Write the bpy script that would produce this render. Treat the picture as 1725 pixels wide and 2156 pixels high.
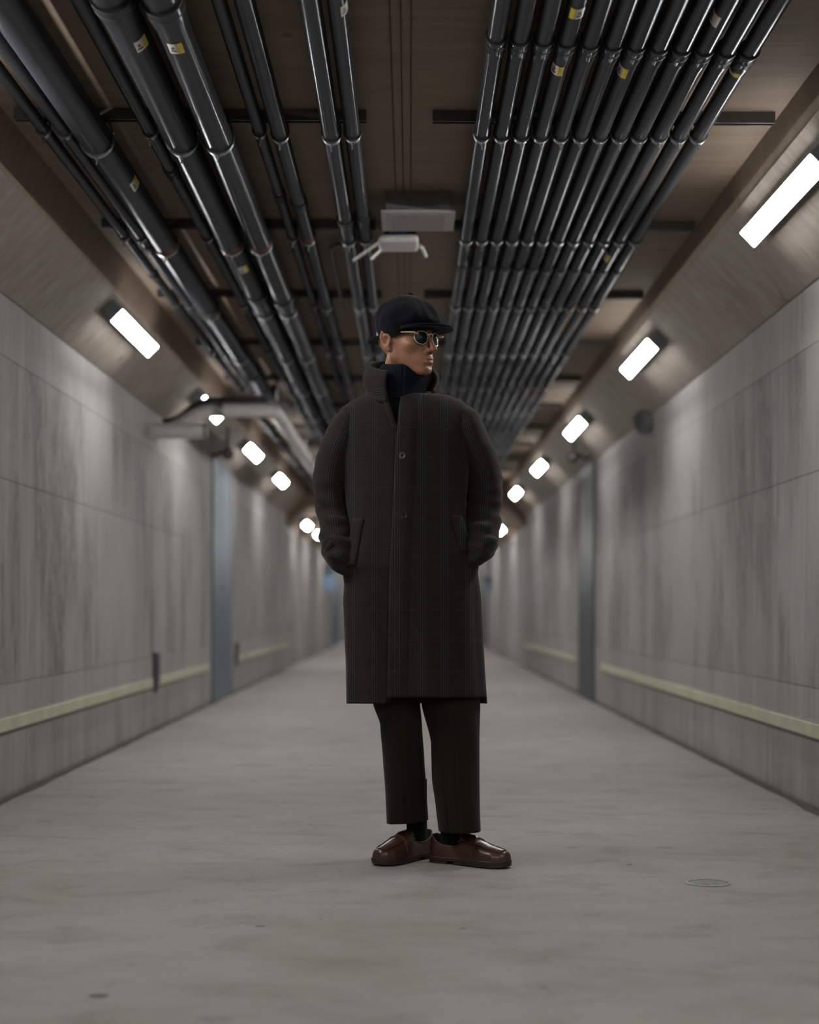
import bpy, bmesh, math, random
import numpy as np
from mathutils import Vector, Matrix, noise as mnoise
random.seed(7)
C = bpy.context.scene.collection
PI = math.pi
for o in list(bpy.data.objects): bpy.data.objects.remove(o)

# ---------------------------------------------------------------- camera, world, exposure
CAMZ = 0.815
cd = bpy.data.cameras.new('camera'); cam = bpy.data.objects.new('camera', cd); C.objects.link(cam)
cam.location = (0, 0, CAMZ); cam.rotation_euler = (PI/2, 0, 0)
cd.sensor_fit = 'HORIZONTAL'; cd.sensor_width = 24.0; cd.lens = 50.0
cd.shift_x = 0.0; cd.shift_y = (1285-1078)/1725.0
cd.clip_start = 0.05; cd.clip_end = 200
cd.dof.use_dof = True; cd.dof.focus_distance = 5.41; cd.dof.aperture_fstop = 1.5
sc = bpy.context.scene; sc.camera = cam
w = bpy.data.worlds.new('world'); sc.world = w; w.use_nodes = True
w.node_tree.nodes['Background'].inputs[0].default_value = (0.02, 0.022, 0.025, 1)
w.node_tree.nodes['Background'].inputs[1].default_value = 0.3
sc.view_settings.view_transform = 'Standard'; sc.view_settings.look = 'None'
sc.view_settings.gamma = 1.0; sc.view_settings.use_curve_mapping = False
sc.view_settings.exposure = 0.0
LAMP = 76.0
F = 3594.0
def W(px, py, d):                        # measured point of the place at depth d
    return Vector(((px-862)*d/F, d, CAMZ+(1285-py)*d/F))

# ---------------------------------------------------------------- node helper
class NT:
    def __init__(s, name):
        s.m = bpy.data.materials.new(name); s.m.use_nodes = True
        s.t = s.m.node_tree; s.n = s.t.nodes; s.l = s.t.links
        s.b = s.n['Principled BSDF']
    def node(s, typ, **kw):
        n = s.n.new(typ)
        for k, v in kw.items():
            if k.startswith('i_'):
                key = k[2:]; key = int(key) if key.isdigit() else key.replace('_', ' ')
                s.put(n, key, v)
            else: setattr(n, k, v)
        return n
    def put(s, n, key, v):
        if isinstance(v, bpy.types.NodeSocket): s.l.new(v, n.inputs[key])
        else: n.inputs[key].default_value = v
    def math(s, op, a, b=0.0, clamp=False):
        n = s.n.new('ShaderNodeMath'); n.operation = op; n.use_clamp = clamp
        s.put(n, 0, a); s.put(n, 1, b); return n.outputs[0]
    def mix(s, f, a, b, mode='MIX'):
        n = s.n.new('ShaderNodeMix'); n.data_type = 'RGBA'; n.blend_type = mode
        s.put(n, 0, f); s.put(n, 6, a); s.put(n, 7, b); return n.outputs[2]
    def pos(s): return s.node('ShaderNodeNewGeometry').outputs['Position']
    def objc(s): return s.node('ShaderNodeTexCoord').outputs['Object']
    def uv(s): return s.node('ShaderNodeTexCoord').outputs['UV']
    def sep(s, v):
        n = s.node('ShaderNodeSeparateXYZ'); s.put(n, 0, v); return n.outputs
    def mapv(s, v, scale, loc=(0,0,0)):
        n = s.node('ShaderNodeMapping'); s.put(n, 0, v); n.inputs['Scale'].default_value = scale
        n.inputs['Location'].default_value = loc; return n.outputs[0]
    def noise(s, v, scale, detail=4, rough=.55, dist=0.0):
        n = s.node('ShaderNodeTexNoise'); s.put(n, 'Vector', v)
        n.inputs['Scale'].default_value = scale; n.inputs['Detail'].default_value = detail
        n.inputs['Roughness'].default_value = rough; n.inputs['Distortion'].default_value = dist
        return n.outputs[0]
    def ramp(s, v, stops):
        n = s.node('ShaderNodeValToRGB'); s.put(n, 0, v); e = n.color_ramp.elements
        while len(e) > 1: e.remove(e[0])
        e[0].position = stops[0][0]; e[0].color = stops[0][1] if len(stops[0][1]) == 4 else (*stops[0][1], 1)
        for p, c in stops[1:]:
            x = e.new(p); x.color = (*c, 1) if len(c) == 3 else c
        return n.outputs[0]
    def rng(s, v, a, b, c=0.0, d=1.0):
        n = s.node('ShaderNodeMapRange'); s.put(n, 0, v)
        for i, x in enumerate((a, b, c, d)): n.inputs[i+1].default_value = x
        return n.outputs[0]
    def bump(s, h, strength=.3, dist=.01):
        n = s.node('ShaderNodeBump'); s.put(n, 'Height', h)
        n.inputs['Strength'].default_value = strength; n.inputs['Distance'].default_value = dist
        s.l.new(n.outputs[0], s.b.inputs['Normal'])
    def set(s, **kw):
        for k, v in kw.items():
            k = k.replace('_', ' ')
            if isinstance(v, tuple) and len(v) == 3 and 'Color' in k: v = (*v, 1)
            s.put(s.b, k, v)
        return s.m

def g3(v): return (v, v, v)
def simple(name, col, rough=.5, metal=0.0, var=.12, vs=30, **kw):
    t = NT(name); n = t.noise(t.objc(), vs, 3)
    lo = tuple(c*(1-var) for c in col); hi = tuple(min(1, c*(1+var)) for c in col)
    c = t.ramp(n, [(.3, lo), (.7, hi)])
    return t.set(Base_Color=c, Roughness=rough, Metallic=metal, **kw)

M = {}
def mat_wall(name, base, warm, streak):
    t = NT(name); p = t.pos()
    st = t.noise(t.mapv(p, (1, 1, .055)), 30, 5, .7)           # board grain running down
    st2 = t.noise(t.mapv(p, (1, 1, .16), (3, 7, 2)), 4.2, 5, .6)
    big = t.noise(t.mapv(p, (1, 1, .7), (9, 2, 4)), .9, 4, .6)
    fine = t.noise(p, 70, 4, .7)
    z = t.sep(p)[2]
    rnd = t.node('ShaderNodeObjectInfo').outputs['Random']
    spk = t.noise(t.mapv(p, (1, 1, .35)), 24, 5, .75)
    patch = t.math('MULTIPLY', t.math('MULTIPLY', t.rng(spk, .36, .56), t.rng(st2, .44, .56)), t.rng(big, .42, .54), True)
    dk = t.math('MULTIPLY', patch, streak)
    light = t.math('MULTIPLY', t.rng(st, .55, .7), .55)
    c = t.mix(t.rng(big, .35, .65), base, warm)
    c = t.mix(light, c, tuple(min(1, x*1.35) for x in base[:3])+(1,))
    c = t.mix(dk, c, tuple(x*.38 for x in base[:3])+(1,))
    c = t.mix(t.math('MULTIPLY', t.rng(st, .35, .5, 1, 0), .45), c, tuple(x*.6 for x in base[:3])+(1,))
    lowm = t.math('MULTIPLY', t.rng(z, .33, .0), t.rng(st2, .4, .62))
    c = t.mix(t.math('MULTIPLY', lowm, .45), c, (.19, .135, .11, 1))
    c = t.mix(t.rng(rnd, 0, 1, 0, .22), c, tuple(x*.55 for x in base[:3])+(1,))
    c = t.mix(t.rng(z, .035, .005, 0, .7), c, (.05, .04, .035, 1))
    t.bump(t.math('ADD', t.math('MULTIPLY', st, .7), t.math('MULTIPLY', fine, .4)), .45, .012)
    return t.set(Base_Color=c, Roughness=.72)
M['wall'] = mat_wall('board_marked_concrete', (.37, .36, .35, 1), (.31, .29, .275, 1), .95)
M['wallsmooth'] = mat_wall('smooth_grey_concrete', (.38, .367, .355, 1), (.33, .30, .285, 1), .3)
def mat_ceiling(name, a, b, c3):
    t = NT(name); p = t.pos()
    g = t.noise(t.mapv(p, (.22, 1.6, 1.0)), 9, 5, .65)
    big = t.noise(p, 1.3, 4, .6)
    spot = t.noise(t.mapv(p, (1, 1, 1), (4, 4, 4)), 7, 3, .5)
    c = t.mix(t.rng(big, .35, .65), a, b)
    c = t.mix(t.math('MULTIPLY', t.rng(g, .4, .65), .5), c, c3)
    c = t.mix(t.rng(spot, .66, .75, 0, .6), c, (.05, .035, .025, 1))
    t.bump(g, .35, .008)
    return t.set(Base_Color=c, Roughness=.75)
M['ceiling'] = mat_ceiling('plywood_formed_ceiling', (.235, .172, .122, 1), (.175, .13, .094, 1), (.28, .215, .16, 1))
M['haunch'] = mat_ceiling('formed_haunch_concrete', (.27, .23, .205, 1), (.21, .168, .14, 1), (.34, .31, .29, 1))
# floor
t = NT('worn_concrete_floor'); p = t.pos()
a1 = t.noise(t.mapv(p, (.7, .8, 1)), 1.7, 6, .62, .4); a2 = t.noise(t.mapv(p, (1, 1.3, 1), (5, 1, 0)), 3.6, 6, .66, .5); a3 = t.noise(p, 160, 3, .7); a4 = t.noise(p, 22, 4, .6)
c = t.mix(t.rng(a1, .36, .64), (.255, .222, .209, 1), (.325, .302, .290, 1))
c = t.mix(t.math('MULTIPLY', t.rng(a2, .42, .62), .45), c, (.36, .34, .325, 1))
c = t.mix(t.math('MULTIPLY', t.rng(a2, .46, .3), .55), c, (.17, .147, .137, 1))
c = t.mix(t.rng(a3, .35, .65, 0, .34), c, (.15, .13, .12, 1))
c = t.mix(t.rng(a4, .60, .70, 0, .3), c, (.14, .12, .11, 1))
for (px, py, rx, ry) in ((207, 2097, 24, .9), (547, 1950, 13, .8), (975, 1955, 11, .55), (1325, 1820, 9, .8), (1145, 2079, 11, .5), (676, 1935, 5, .6), (592, 1785, 7, .4), (450, 2145, 40, .3), (1400, 1785, 22, .35), (718, 1835, 4, .7), (580, 1696, 8, .5), (1205, 1785, 16, .3)):
    d = CAMZ*F/(py-1285); x = (px-862)*d/F
    s = t.sep(p); dx = t.math('SUBTRACT', s[0], x); dy = t.math('SUBTRACT', s[1], d)
    rr = t.math('SQRT', t.math('ADD', t.math('MULTIPLY', dx, dx), t.math('MULTIPLY', dy, dy)))
    rr = t.math('ADD', rr, t.math('MULTIPLY', t.math('SUBTRACT', a4, .5), rx*d/F*.9))
    c = t.mix(t.rng(rr, rx*d/F*1.0, rx*d/F*.82, 0, ry), c, (.06, .055, .052, 1))
t.bump(t.math('ADD', a3, t.math('MULTIPLY', a4, .8)), .35, .006)
M['floor'] = t.set(Base_Color=c, Roughness=t.rng(a1, .3, .7, .55, .75), Specular_IOR_Level=.4)
M['joint'] = simple('dark_joint', (.06, .05, .045), .9)
M['pipe'] = None
t = NT('dark_grey_pipe'); p = t.pos()
n1 = t.noise(t.mapv(p, (1, .04, 1)), 30, 3, .5); n2 = t.noise(t.mapv(p, (1, .25, 1)), 4, 3, .5)
c = t.mix(t.rng(n1, .3, .7), (.026, .028, .032, 1), (.036, .038, .042, 1))
c = t.mix(t.rng(n2, .5, .75, 0, .3), c, (.05, .048, .046, 1))
df = t.node('ShaderNodeBsdfDiffuse'); t.put(df, 0, c); gl = t.node('ShaderNodeBsdfAnisotropic'); t.put(gl, 0, (.72, .75, .8, 1)); t.put(gl, 'Roughness', t.rng(n2, .3, .7, .14, .22))
mx = t.node('ShaderNodeMixShader'); t.put(mx, 0, .105); t.l.new(df.outputs[0], mx.inputs[1]); t.l.new(gl.outputs[0], mx.inputs[2])
t.l.new(mx.outputs[0], t.n['Material Output'].inputs[0]); t.n.remove(t.b); M['pipe'] = t.m
M['steel'] = simple('galvanised_steel', (.27, .28, .29), .3, .85, .25, 60)
M['rail'] = simple('dull_channel_steel', (.09, .085, .08), .5, .4)
M['rubber'] = simple('dark_pipe_seal', (.02, .02, .02), .6)
M['rust'] = simple('red_primer_mark', (.22, .06, .04), .7)
M['fixture'] = simple('grey_fixture_body', (.16, .17, .185), .5)
M['sticker_w'] = simple('pale_sticker_paper', (.62, .6, .55), .5, vs=80)
M['sticker_y'] = simple('yellow_sticker_print', (.62, .47, .03), .5, vs=80)
M['sticker_k'] = simple('black_sticker_print', (.05, .05, .05), .5)
M['white'] = simple('white_painted_metal', (.62, .61, .58), .4)
M['grey'] = simple('grey_plastic', (.13, .14, .145), .5)
M['black'] = simple('black_plastic', (.015, .016, .018), .35)
M['bluegrey'] = simple('blue_grey_steel_door', (.105, .15, .185), .42, .1, .12, 2)
M['doorR'] = simple('dark_blue_grey_steel_door', (.038, .056, .066), .42, .1, .12, 2)
M['glow'] = simple('pale_yellow_green_strip', (.50, .52, .37), .45, vs=6)
M['blue'] = simple('blue_sign_face', (.14, .22, .33), .4)
M['bluedark'] = simple('blue_black_bracket', (.01, .03, .08), .35)
t = NT('lamp_diffuser'); n = t.noise(t.objc(), 4, 2)
t.set(Base_Color=(.9, .9, .9), Emission_Color=t.ramp(n, [(0, (1, .975, .94)), (1, (1, .985, .955))]), Emission_Strength=LAMP)
M['lamp'] = t.m
t = NT('perforated_grille'); v = t.node('ShaderNodeTexVoronoi'); t.put(v, 'Vector', t.objc()); v.inputs['Scale'].default_value = 110; v.inputs['Randomness'].default_value = 0
M['grille'] = t.set(Base_Color=t.ramp(v.outputs['Distance'], [(.28, (.07, .06, .055)), (.36, (.27, .25, .23))]), Roughness=.6)

# ---------------------------------------------------------------- mesh helpers
class MB:
    def __init__(s): s.v = []; s.f = []; s.uv = {}
    def add(s, vs, fs, uvs=None):
        o = len(s.v); s.v += [tuple(x) for x in vs]; s.f += [tuple(i+o for i in q) for q in fs]
        if uvs:
            for i, u in enumerate(uvs): s.uv[o+i] = u
    def box(s, x0, x1, y0, y1, z0, z1, m=None):
        vs = [Vector(p) for p in ((x0,y0,z0),(x1,y0,z0),(x1,y1,z0),(x0,y1,z0),(x0,y0,z1),(x1,y0,z1),(x1,y1,z1),(x0,y1,z1))]
        if m: vs = [m @ q for q in vs]
        s.add(vs, [(0,3,2,1),(4,5,6,7),(0,1,5,4),(1,2,6,5),(2,3,7,6),(3,0,4,7)])
    def grid(s, rows, closed=False, uvs=None, cap0=False, cap1=False):
        n = len(rows[0]); vs = [q for r in rows for q in r]; fs = []
        m = n if closed else n-1
        for i in range(len(rows)-1):
            for j in range(m):
                a = i*n+j; b = i*n+(j+1) % n; fs.append((a, b, b+n, a+n))
        if cap0: fs.append(tuple(reversed(range(n))))
        if cap1: fs.append(tuple(range((len(rows)-1)*n, len(rows)*n)))
        s.add(vs, fs, [q for r in uvs for q in r] if uvs else None)
    def tube(s, pts, r, n=12, caps=True, sq=1.0):
        pts = [Vector(q) for q in pts]; rr = r if isinstance(r, (list, tuple)) else [r]*len(pts)
        rows = []; up = None
        for i, q in enumerate(pts):
            a = pts[max(0, i-1)]; b = pts[min(len(pts)-1, i+1)]; tg = (b-a)
            if tg.length < 1e-9: tg = Vector((0, 0, 1))
            tg.normalize()
            if up is None:
                up = Vector((0, 0, 1)) if abs(tg.z) < .9 else Vector((1, 0, 0))
            sd = tg.cross(up).normalized(); up = sd.cross(tg).normalized()
            rows.append([q+(sd*math.cos(2*PI*k/n)+up*math.sin(2*PI*k/n)*sq)*rr[i] for k in range(n)])
        s.grid(rows, True, None, caps, caps)
    def lathe(s, prof, n=24, m=None, caps=True):
        rows = []
        for (r, z) in prof:
            row = [Vector((r*math.cos(2*PI*k/n), r*math.sin(2*PI*k/n), z)) for k in range(n)]
            rows.append([m @ q for q in row] if m else row)
        s.grid(rows, True, None, caps, caps)
    def build(s, name, m, parent=None, smooth=False, loc=None):
        me = bpy.data.meshes.new(name); me.from_pydata(s.v, [], s.f); me.update()
        if s.uv:
            l = me.uv_layers.new(name='UVMap')
            for lp in me.loops: l.data[lp.index].uv = s.uv.get(lp.vertex_index, (0, 0))
        bm = bmesh.new(); bm.from_mesh(me)
        bmesh.ops.recalc_face_normals(bm, faces=bm.faces); bm.to_mesh(me); bm.free()
        return link(name, me, m, parent, smooth, loc)
def link(name, me, m, parent=None, smooth=False, loc=None):
    if m and not me.materials: me.materials.append(m)
    if smooth:
        me.polygons.foreach_set('use_smooth', [True]*len(me.polygons))
        try: me.set_sharp_from_angle(angle=math.radians(42))
        except Exception: pass
    o = bpy.data.objects.new(name, me); C.objects.link(o)
    if parent: o.parent = parent
    if loc: o.location = loc
    return o
def tag(o, label=None, cat=None, group=None, kind=None):
    for k, v in (('label', label), ('category', cat), ('group', group), ('kind', kind)):
        if v: o[k] = v
    return o
def empty(name, loc, label, cat, group=None):
    o = bpy.data.objects.new(name, None); C.objects.link(o); o.location = loc
    o.empty_display_size = .1
    return tag(o, label, cat, group)
def copy_tree(o, parent=None):
    c = o.copy(); C.objects.link(c)
    if parent: c.parent = parent
    for ch in [q for q in ALLOBJ() if q.parent == o]: copy_tree(ch, c)
    return c
def ALLOBJ(): return list(C.objects)
def bevel(o, wd=.004, seg=2):
    m = o.modifiers.new('bevel', 'BEVEL'); m.width = wd; m.segments = seg; m.limit_method = 'ANGLE'; return o
def local(o, off):                       # move mesh data so that the origin sits at off
    o.data.transform(Matrix.Translation(-Vector(off))); o.location = off; return o

# ---------------------------------------------------------------- tunnel shell
XL, XR = -1.73, 1.645
ZC = CAMZ+1.76                             # ceiling
ZL, ZR = CAMZ+1.347, CAMZ+1.335            # top of walls
LE = (-1.479, CAMZ+1.598); RE = (1.339, CAMZ+1.641)
YB, YE, YF = -12.0, 24.0, 62.0
b = MB(); b.box(-3, 3, YB, YF, -.2, 0); tag(b.build('floor', M['floor']), kind='structure')
b = MB()
prof = [(XL-.3, ZL), (XL, ZL), LE, (-1.43, ZC), (1.315, ZC), RE, (XR, ZR), (XR+.3, ZR), (XR+.3, ZC+.3), (XL-.3, ZC+.3)]
b.add([(x, y, z) for y in (YB, YE) for x, z in prof], [tuple(range(10)), tuple(range(19, 9, -1))]+[(i, (i+1) % 10, (i+1) % 10+10, i+10) for i in range(10)])
zz = CAMZ+1.46; far = [(XL-.3, zz-.28), (XL, zz-.28), (XL+.28, zz), (XR-.28, zz), (XR, zz-.28), (XR+.3, zz-.28), (XR+.3, ZC+.3), (XL-.3, ZC+.3)]
b.add([(x, y, z) for y in (YE, YF) for x, z in far], [tuple(range(8)), tuple(range(15, 7, -1))]+[(i, (i+1) % 8, (i+1) % 8+8, i+8) for i in range(8)])
ceil = tag(b.build('ceiling', M['ceiling']), kind='structure')
GAP = .003; PD = .006
def wall(name, x, side, zt, cols, offset):
    b = MB(); b.box(*(sorted((x+side*PD, x+side*.3))), YB, YE, 0, zt); b.box(*(sorted((x+side*PD, x+side*.3))), YE, YF, 0, ZC)
    wl = tag(b.build(name, M['wallsmooth']), kind='structure')
    bands = [(0, .5, 's'), (.5, 1.377, 'w'), (1.377, 1.9, 'w'), (1.9, zt, 's')]
    cache = {}
    for i in range(cols):
        y0 = offset+i*1.9
        for k, (z0, z1, kd) in enumerate(bands):
            if k not in cache:
                q = MB(); q.box(*(sorted((0, side*(PD+.001)))), GAP/2, 1.9-GAP/2, GAP/2, z1-z0-GAP/2)
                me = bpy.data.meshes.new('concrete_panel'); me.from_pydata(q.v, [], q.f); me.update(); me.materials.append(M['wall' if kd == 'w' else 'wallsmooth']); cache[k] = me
            o = bpy.data.objects.new('concrete_panel', cache[k]); C.objects.link(o); o.parent = wl; o.location = (x, y0, z0)
    return wl
wl = wall('wall_left', XL, -1, ZL, 14, 11.5-1.9*6)
wr = wall('wall_right', XR, 1, ZR, 14, 7.7-1.9*4)
b = MB(); b.box(XL-.3, XR+.3, YF, YF+.2, -.2, ZC+.3); tag(b.build('wall_far', M['wallsmooth']), kind='structure')
b = MB(); b.box(XL-.3, XR+.3, YB-.2, YB, -.2, ZC+.3); tag(b.build('wall_near', M['wallsmooth']), kind='structure')
# haunch panels (sloping corners), children of the ceiling
for (p0, p1, y00) in (((XL, ZL), LE, .35), ((XR, ZR), RE, 1.35)):
    dx, dz = p1[0]-p0[0], p1[1]-p0[1]; L = math.hypot(dx, dz); nx, nz = -dz/L, dx/L
    if nz > 0: nx, nz = -nx, -nz
    q = MB(); t0 = .006
    for y0, y1 in ((GAP/2, 1.9-GAP/2),):
        pts = [(dx*.012, dz*.012), (dx*.992, dz*.992)]
        vs = [(x+nx*k, y, z+nz*k) for y in (y0, y1) for (x, z) in pts for k in (0, t0)]
        q.add(vs, [(0,1,3,2),(4,6,7,5),(0,4,5,1),(2,3,7,6),(1,5,7,3),(0,2,6,4)])
    me = bpy.data.meshes.new('haunch_panel'); me.from_pydata(q.v, [], q.f); me.update(); me.materials.append(M['haunch'])
    i = -1
    while y00+(i+1)*1.9 < YE:
        o = bpy.data.objects.new('haunch_panel', me); C.objects.link(o); o.parent = ceil; o.location = (p0[0], y00+i*1.9, p0[1]); i += 1
# grooves along the ceiling centre: narrow timber-mark ribs
for k, xx in enumerate((-.058, -.026, .005)):
    b = MB(); b.box(xx-.0018, xx+.0018, YB+.1, YE-.05, ZC-.0035, ZC+.001)
    o = b.build('ceiling_seam', M['joint'], ceil)
for n, (x, s) in enumerate(((XL, 1), (XR, -1))):  # uneven dark strip along the foot of each wall
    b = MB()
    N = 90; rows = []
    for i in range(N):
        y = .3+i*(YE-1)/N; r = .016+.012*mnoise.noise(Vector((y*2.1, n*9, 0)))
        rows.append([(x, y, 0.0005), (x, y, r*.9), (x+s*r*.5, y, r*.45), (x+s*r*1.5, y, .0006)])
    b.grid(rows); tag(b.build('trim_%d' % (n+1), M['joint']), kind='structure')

# doors in the side walls (flush steel leaves with frame)
def door(idx, x, s, y0, y1, zt, m, split=True):
    b = MB(); b.box(*sorted((x-s*.01, x+s*.012)), y0, y1, .012, zt)
    d = tag(b.build('door_%d' % idx, m), kind='structure')
    b = MB()
    for (a, c, z0, z1) in ((y0-.05, y0, .0, zt+.02), (y1, y1+.05, .0, zt+.02), (y0, y1, zt, zt+.02)):
        b.box(*sorted((x-s*.01, x+s*.018)), a, c, z0, z1)
    b.build('door_frame', m, d)
    b = MB(); b.box(*sorted((x+s*.012, x+s*.0135)), (y0+y1)/2-.004, (y0+y1)/2+.004, .02, zt-.01); b.build('leaf_gap', M['black'], d)
    b = MB(); b.tube([(x+s*.012, y0+.6, 1.02), (x+s*.05, y0+.6, 1.02), (x+s*.05, y0+.5, 1.02)], .008, 8); b.build('door_handle', M['steel'], d)
door(1, XL, 1, 14.95, 16.4, 2.13, M['bluegrey'])
door(2, XR, -1, 15.2, 16.35, 2.12, M['doorR'])
door(3, XL, 1, 37.6, 42.5, 2.1, M['bluegrey'])
door(4, XR, -1, 36.6, 39.0, 2.1, M['doorR'])

# ---------------------------------------------------------------- lamps
def make_lamp():
    """fixture in its own frame: +X along the haunch (up-inward), -Z out of the haunch, Y along tunnel"""
    r = empty('tunnel_light', (0, 0, 0), 'x', 'light')
    b = MB(); b.box(-.043, .043, 0, 1.2, -.074, 0); bevel(b.build('lamp_body', M['fixture'], r), .006)
    b = MB(); b.box(-.0405, .0405, .008, 1.192, -.080, -.0742); bevel(b.build('diffuser', M['lamp'], r), .006)
    return r
lamp0 = make_lamp(); first = True
def put_lamp(side, y, label, base=None):
    global first
    o = lamp0 if first else copy_tree(lamp0); first = False
    if base: x, z, ang = base
    elif side < 0:
        x, z = -1.532, CAMZ+3.077-1.532-.006; ang = math.radians(-45)
    else:
        x, z = 1.4235, CAMZ+2.98-1.4235-.006; ang = math.radians(45)
    o.location = (x+(.004 if side < 0 else -.004), y, z); o.rotation_euler = (0, ang, 0)
    o['label'] = label; o['category'] = 'light'; o['group'] = 'lights on the left haunch' if side < 0 else 'lights on the right haunch'
ordn = ['nearest', 'second', 'third', 'fourth', 'fifth', 'sixth', 'seventh', 'eighth', 'ninth', 'tenth', 'eleventh']
for i in range(5):
    put_lamp(1, 5.7+3.9*i, ['white tunnel light on the right slope, nearest, cut by the right picture edge',
        'white tunnel light on the right slope, second nearest, above the wall speaker',
        'white tunnel light on the right slope, third nearest, just above the camera',
        'white tunnel light on the right slope, fourth nearest', 'white tunnel light on the right slope, fifth, just beside the sleeve'][i])
for i in range(3): put_lamp(1, 5.7-3.9*(i+1), 'white tunnel light on the right slope, %s one behind the viewer' % ordn[i])
for i in range(4):
    put_lamp(-1, 8.6+3.47*i, ['white tunnel light on the left slope, nearest and largest on the left',
        'white tunnel light on the left slope, mostly hidden by the white duct',
        'white tunnel light on the left slope, first one beyond the white duct',
        'white tunnel light on the left slope, second one beyond the white duct'][i])
for i in range(4): put_lamp(-1, 4.3-3.7*i, 'white tunnel light on the left slope, %s one outside the left picture edge' % ordn[i])
for (s, x, y, z, lb) in ((-1, -1.56, 24.9, CAMZ+1.28, 'small far light on the left, higher of the two left of the sleeve'), (-1, -1.56, 28.0, CAMZ+1.28, 'small far light on the left, touching the coat sleeve'),
                     (1, 1.47, 26.4, CAMZ+1.31, 'small far light on the right, half hidden by the coat cuff'), (-1, -1.56, 33., CAMZ+1.28, 'far left light hidden behind the person'), (1, 1.47, 32., CAMZ+1.31, 'far right light hidden behind the person')):
    put_lamp(s, y, lb, ((XL+.145 if s < 0 else XR-.145), CAMZ+1.318, math.radians(45*s)))
for k in range(4):  # unseen fill lights added to brighten the black far end
    for s in (-1, 1): put_lamp(s, 37.5+5*k, '%s fill light %s added in the far end of the tunnel, hidden behind the coat' % ('left' if s < 0 else 'right', ordn[k]), ((XL+.145 if s < 0 else XR-.145), CAMZ+1.318, math.radians(45*s)))

# ---------------------------------------------------------------- support rails
RAILZ = CAMZ+1.72
def skew(x): return .02*x
def rail_mesh(x0, x1):
    b = MB(); h = ZC-RAILZ; wd = .0205; t_ = .004; ln = .008
    pr = [(-wd, h), (-wd, 0), (-wd+ln, 0), (-wd+ln, t_), (-wd+t_, t_), (-wd+t_, h-t_), (wd-t_, h-t_), (wd-t_, t_), (wd-ln, t_), (wd-ln, 0), (wd, 0), (wd, h)]
    vs = [(x, y+skew(x), z) for x in (x0, x1) for y, z in pr]; n = len(pr)
    fs = [(i, (i+1) % n, (i+1) % n+n, i+n) for i in range(n)]
    fs += [(0,1,2,3,4,5), (6,7,8,9,10,11), (0,5,6,11)]; fs += [tuple(i+n for i in q) for q in fs[-3:]]
    b.add(vs, fs); return b
RY = [6.02+1.69*i for i in range(-1, 11)]
for i, y in enumerate(RY):
    k = i-1
    for (x0, x1, sd) in ((-1.385, -.152, 'left'), (.082, 1.292, 'right')):
        o = rail_mesh(x0, x1).build('support_rail', M['rail'])
        o.location = (0, y, RAILZ)
        lb = ('dark steel channel rail on the ceiling above the %s pipes, %s row from the viewer' % (sd, ordn[k])) if k >= 0 else 'dark steel channel rail above the %s pipes, overhead and outside the picture' % sd
        tag(o, lb, 'rail', 'rails carrying the %s pipes' % sd)

# ---------------------------------------------------------------- pipes
def clamp_mesh(R):
    """a two-piece saddle clamp, frame: origin at pipe axis, Y along the pipe"""
    b = MB(); n = 18; r0 = R+.0005; r1 = R+.0045; wd = .012
    rows = []
    for k in range(n+1):
        a = math.radians(-205+230*k/n)
        c_, s_ = math.cos(a), math.sin(a)
        fl = .004*math.exp(-((k-n/2)/3.0)**2)
        rows.append([(r0*c_, -wd, r0*s_), ((r1+fl)*c_, -wd*1.15, (r1+fl)*s_), ((r1+fl)*c_, wd*1.15, (r1+fl)*s_), (r0*c_, wd, r0*s_)])
    b.grid(rows, True)
    top = R+.013
    for s in (-1, 1):
        b.tube([(s*(R+.002), 0, R*.35), (s*(R*.75), 0, top)], .004, 6)
    return b
def pipe_rad(y, R, couplings):
    r = R
    for c_ in couplings:
        if c_-.13 <= y <= c_: r = max(r, R*1.17+.001)
    return r
PIPES = []
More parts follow.
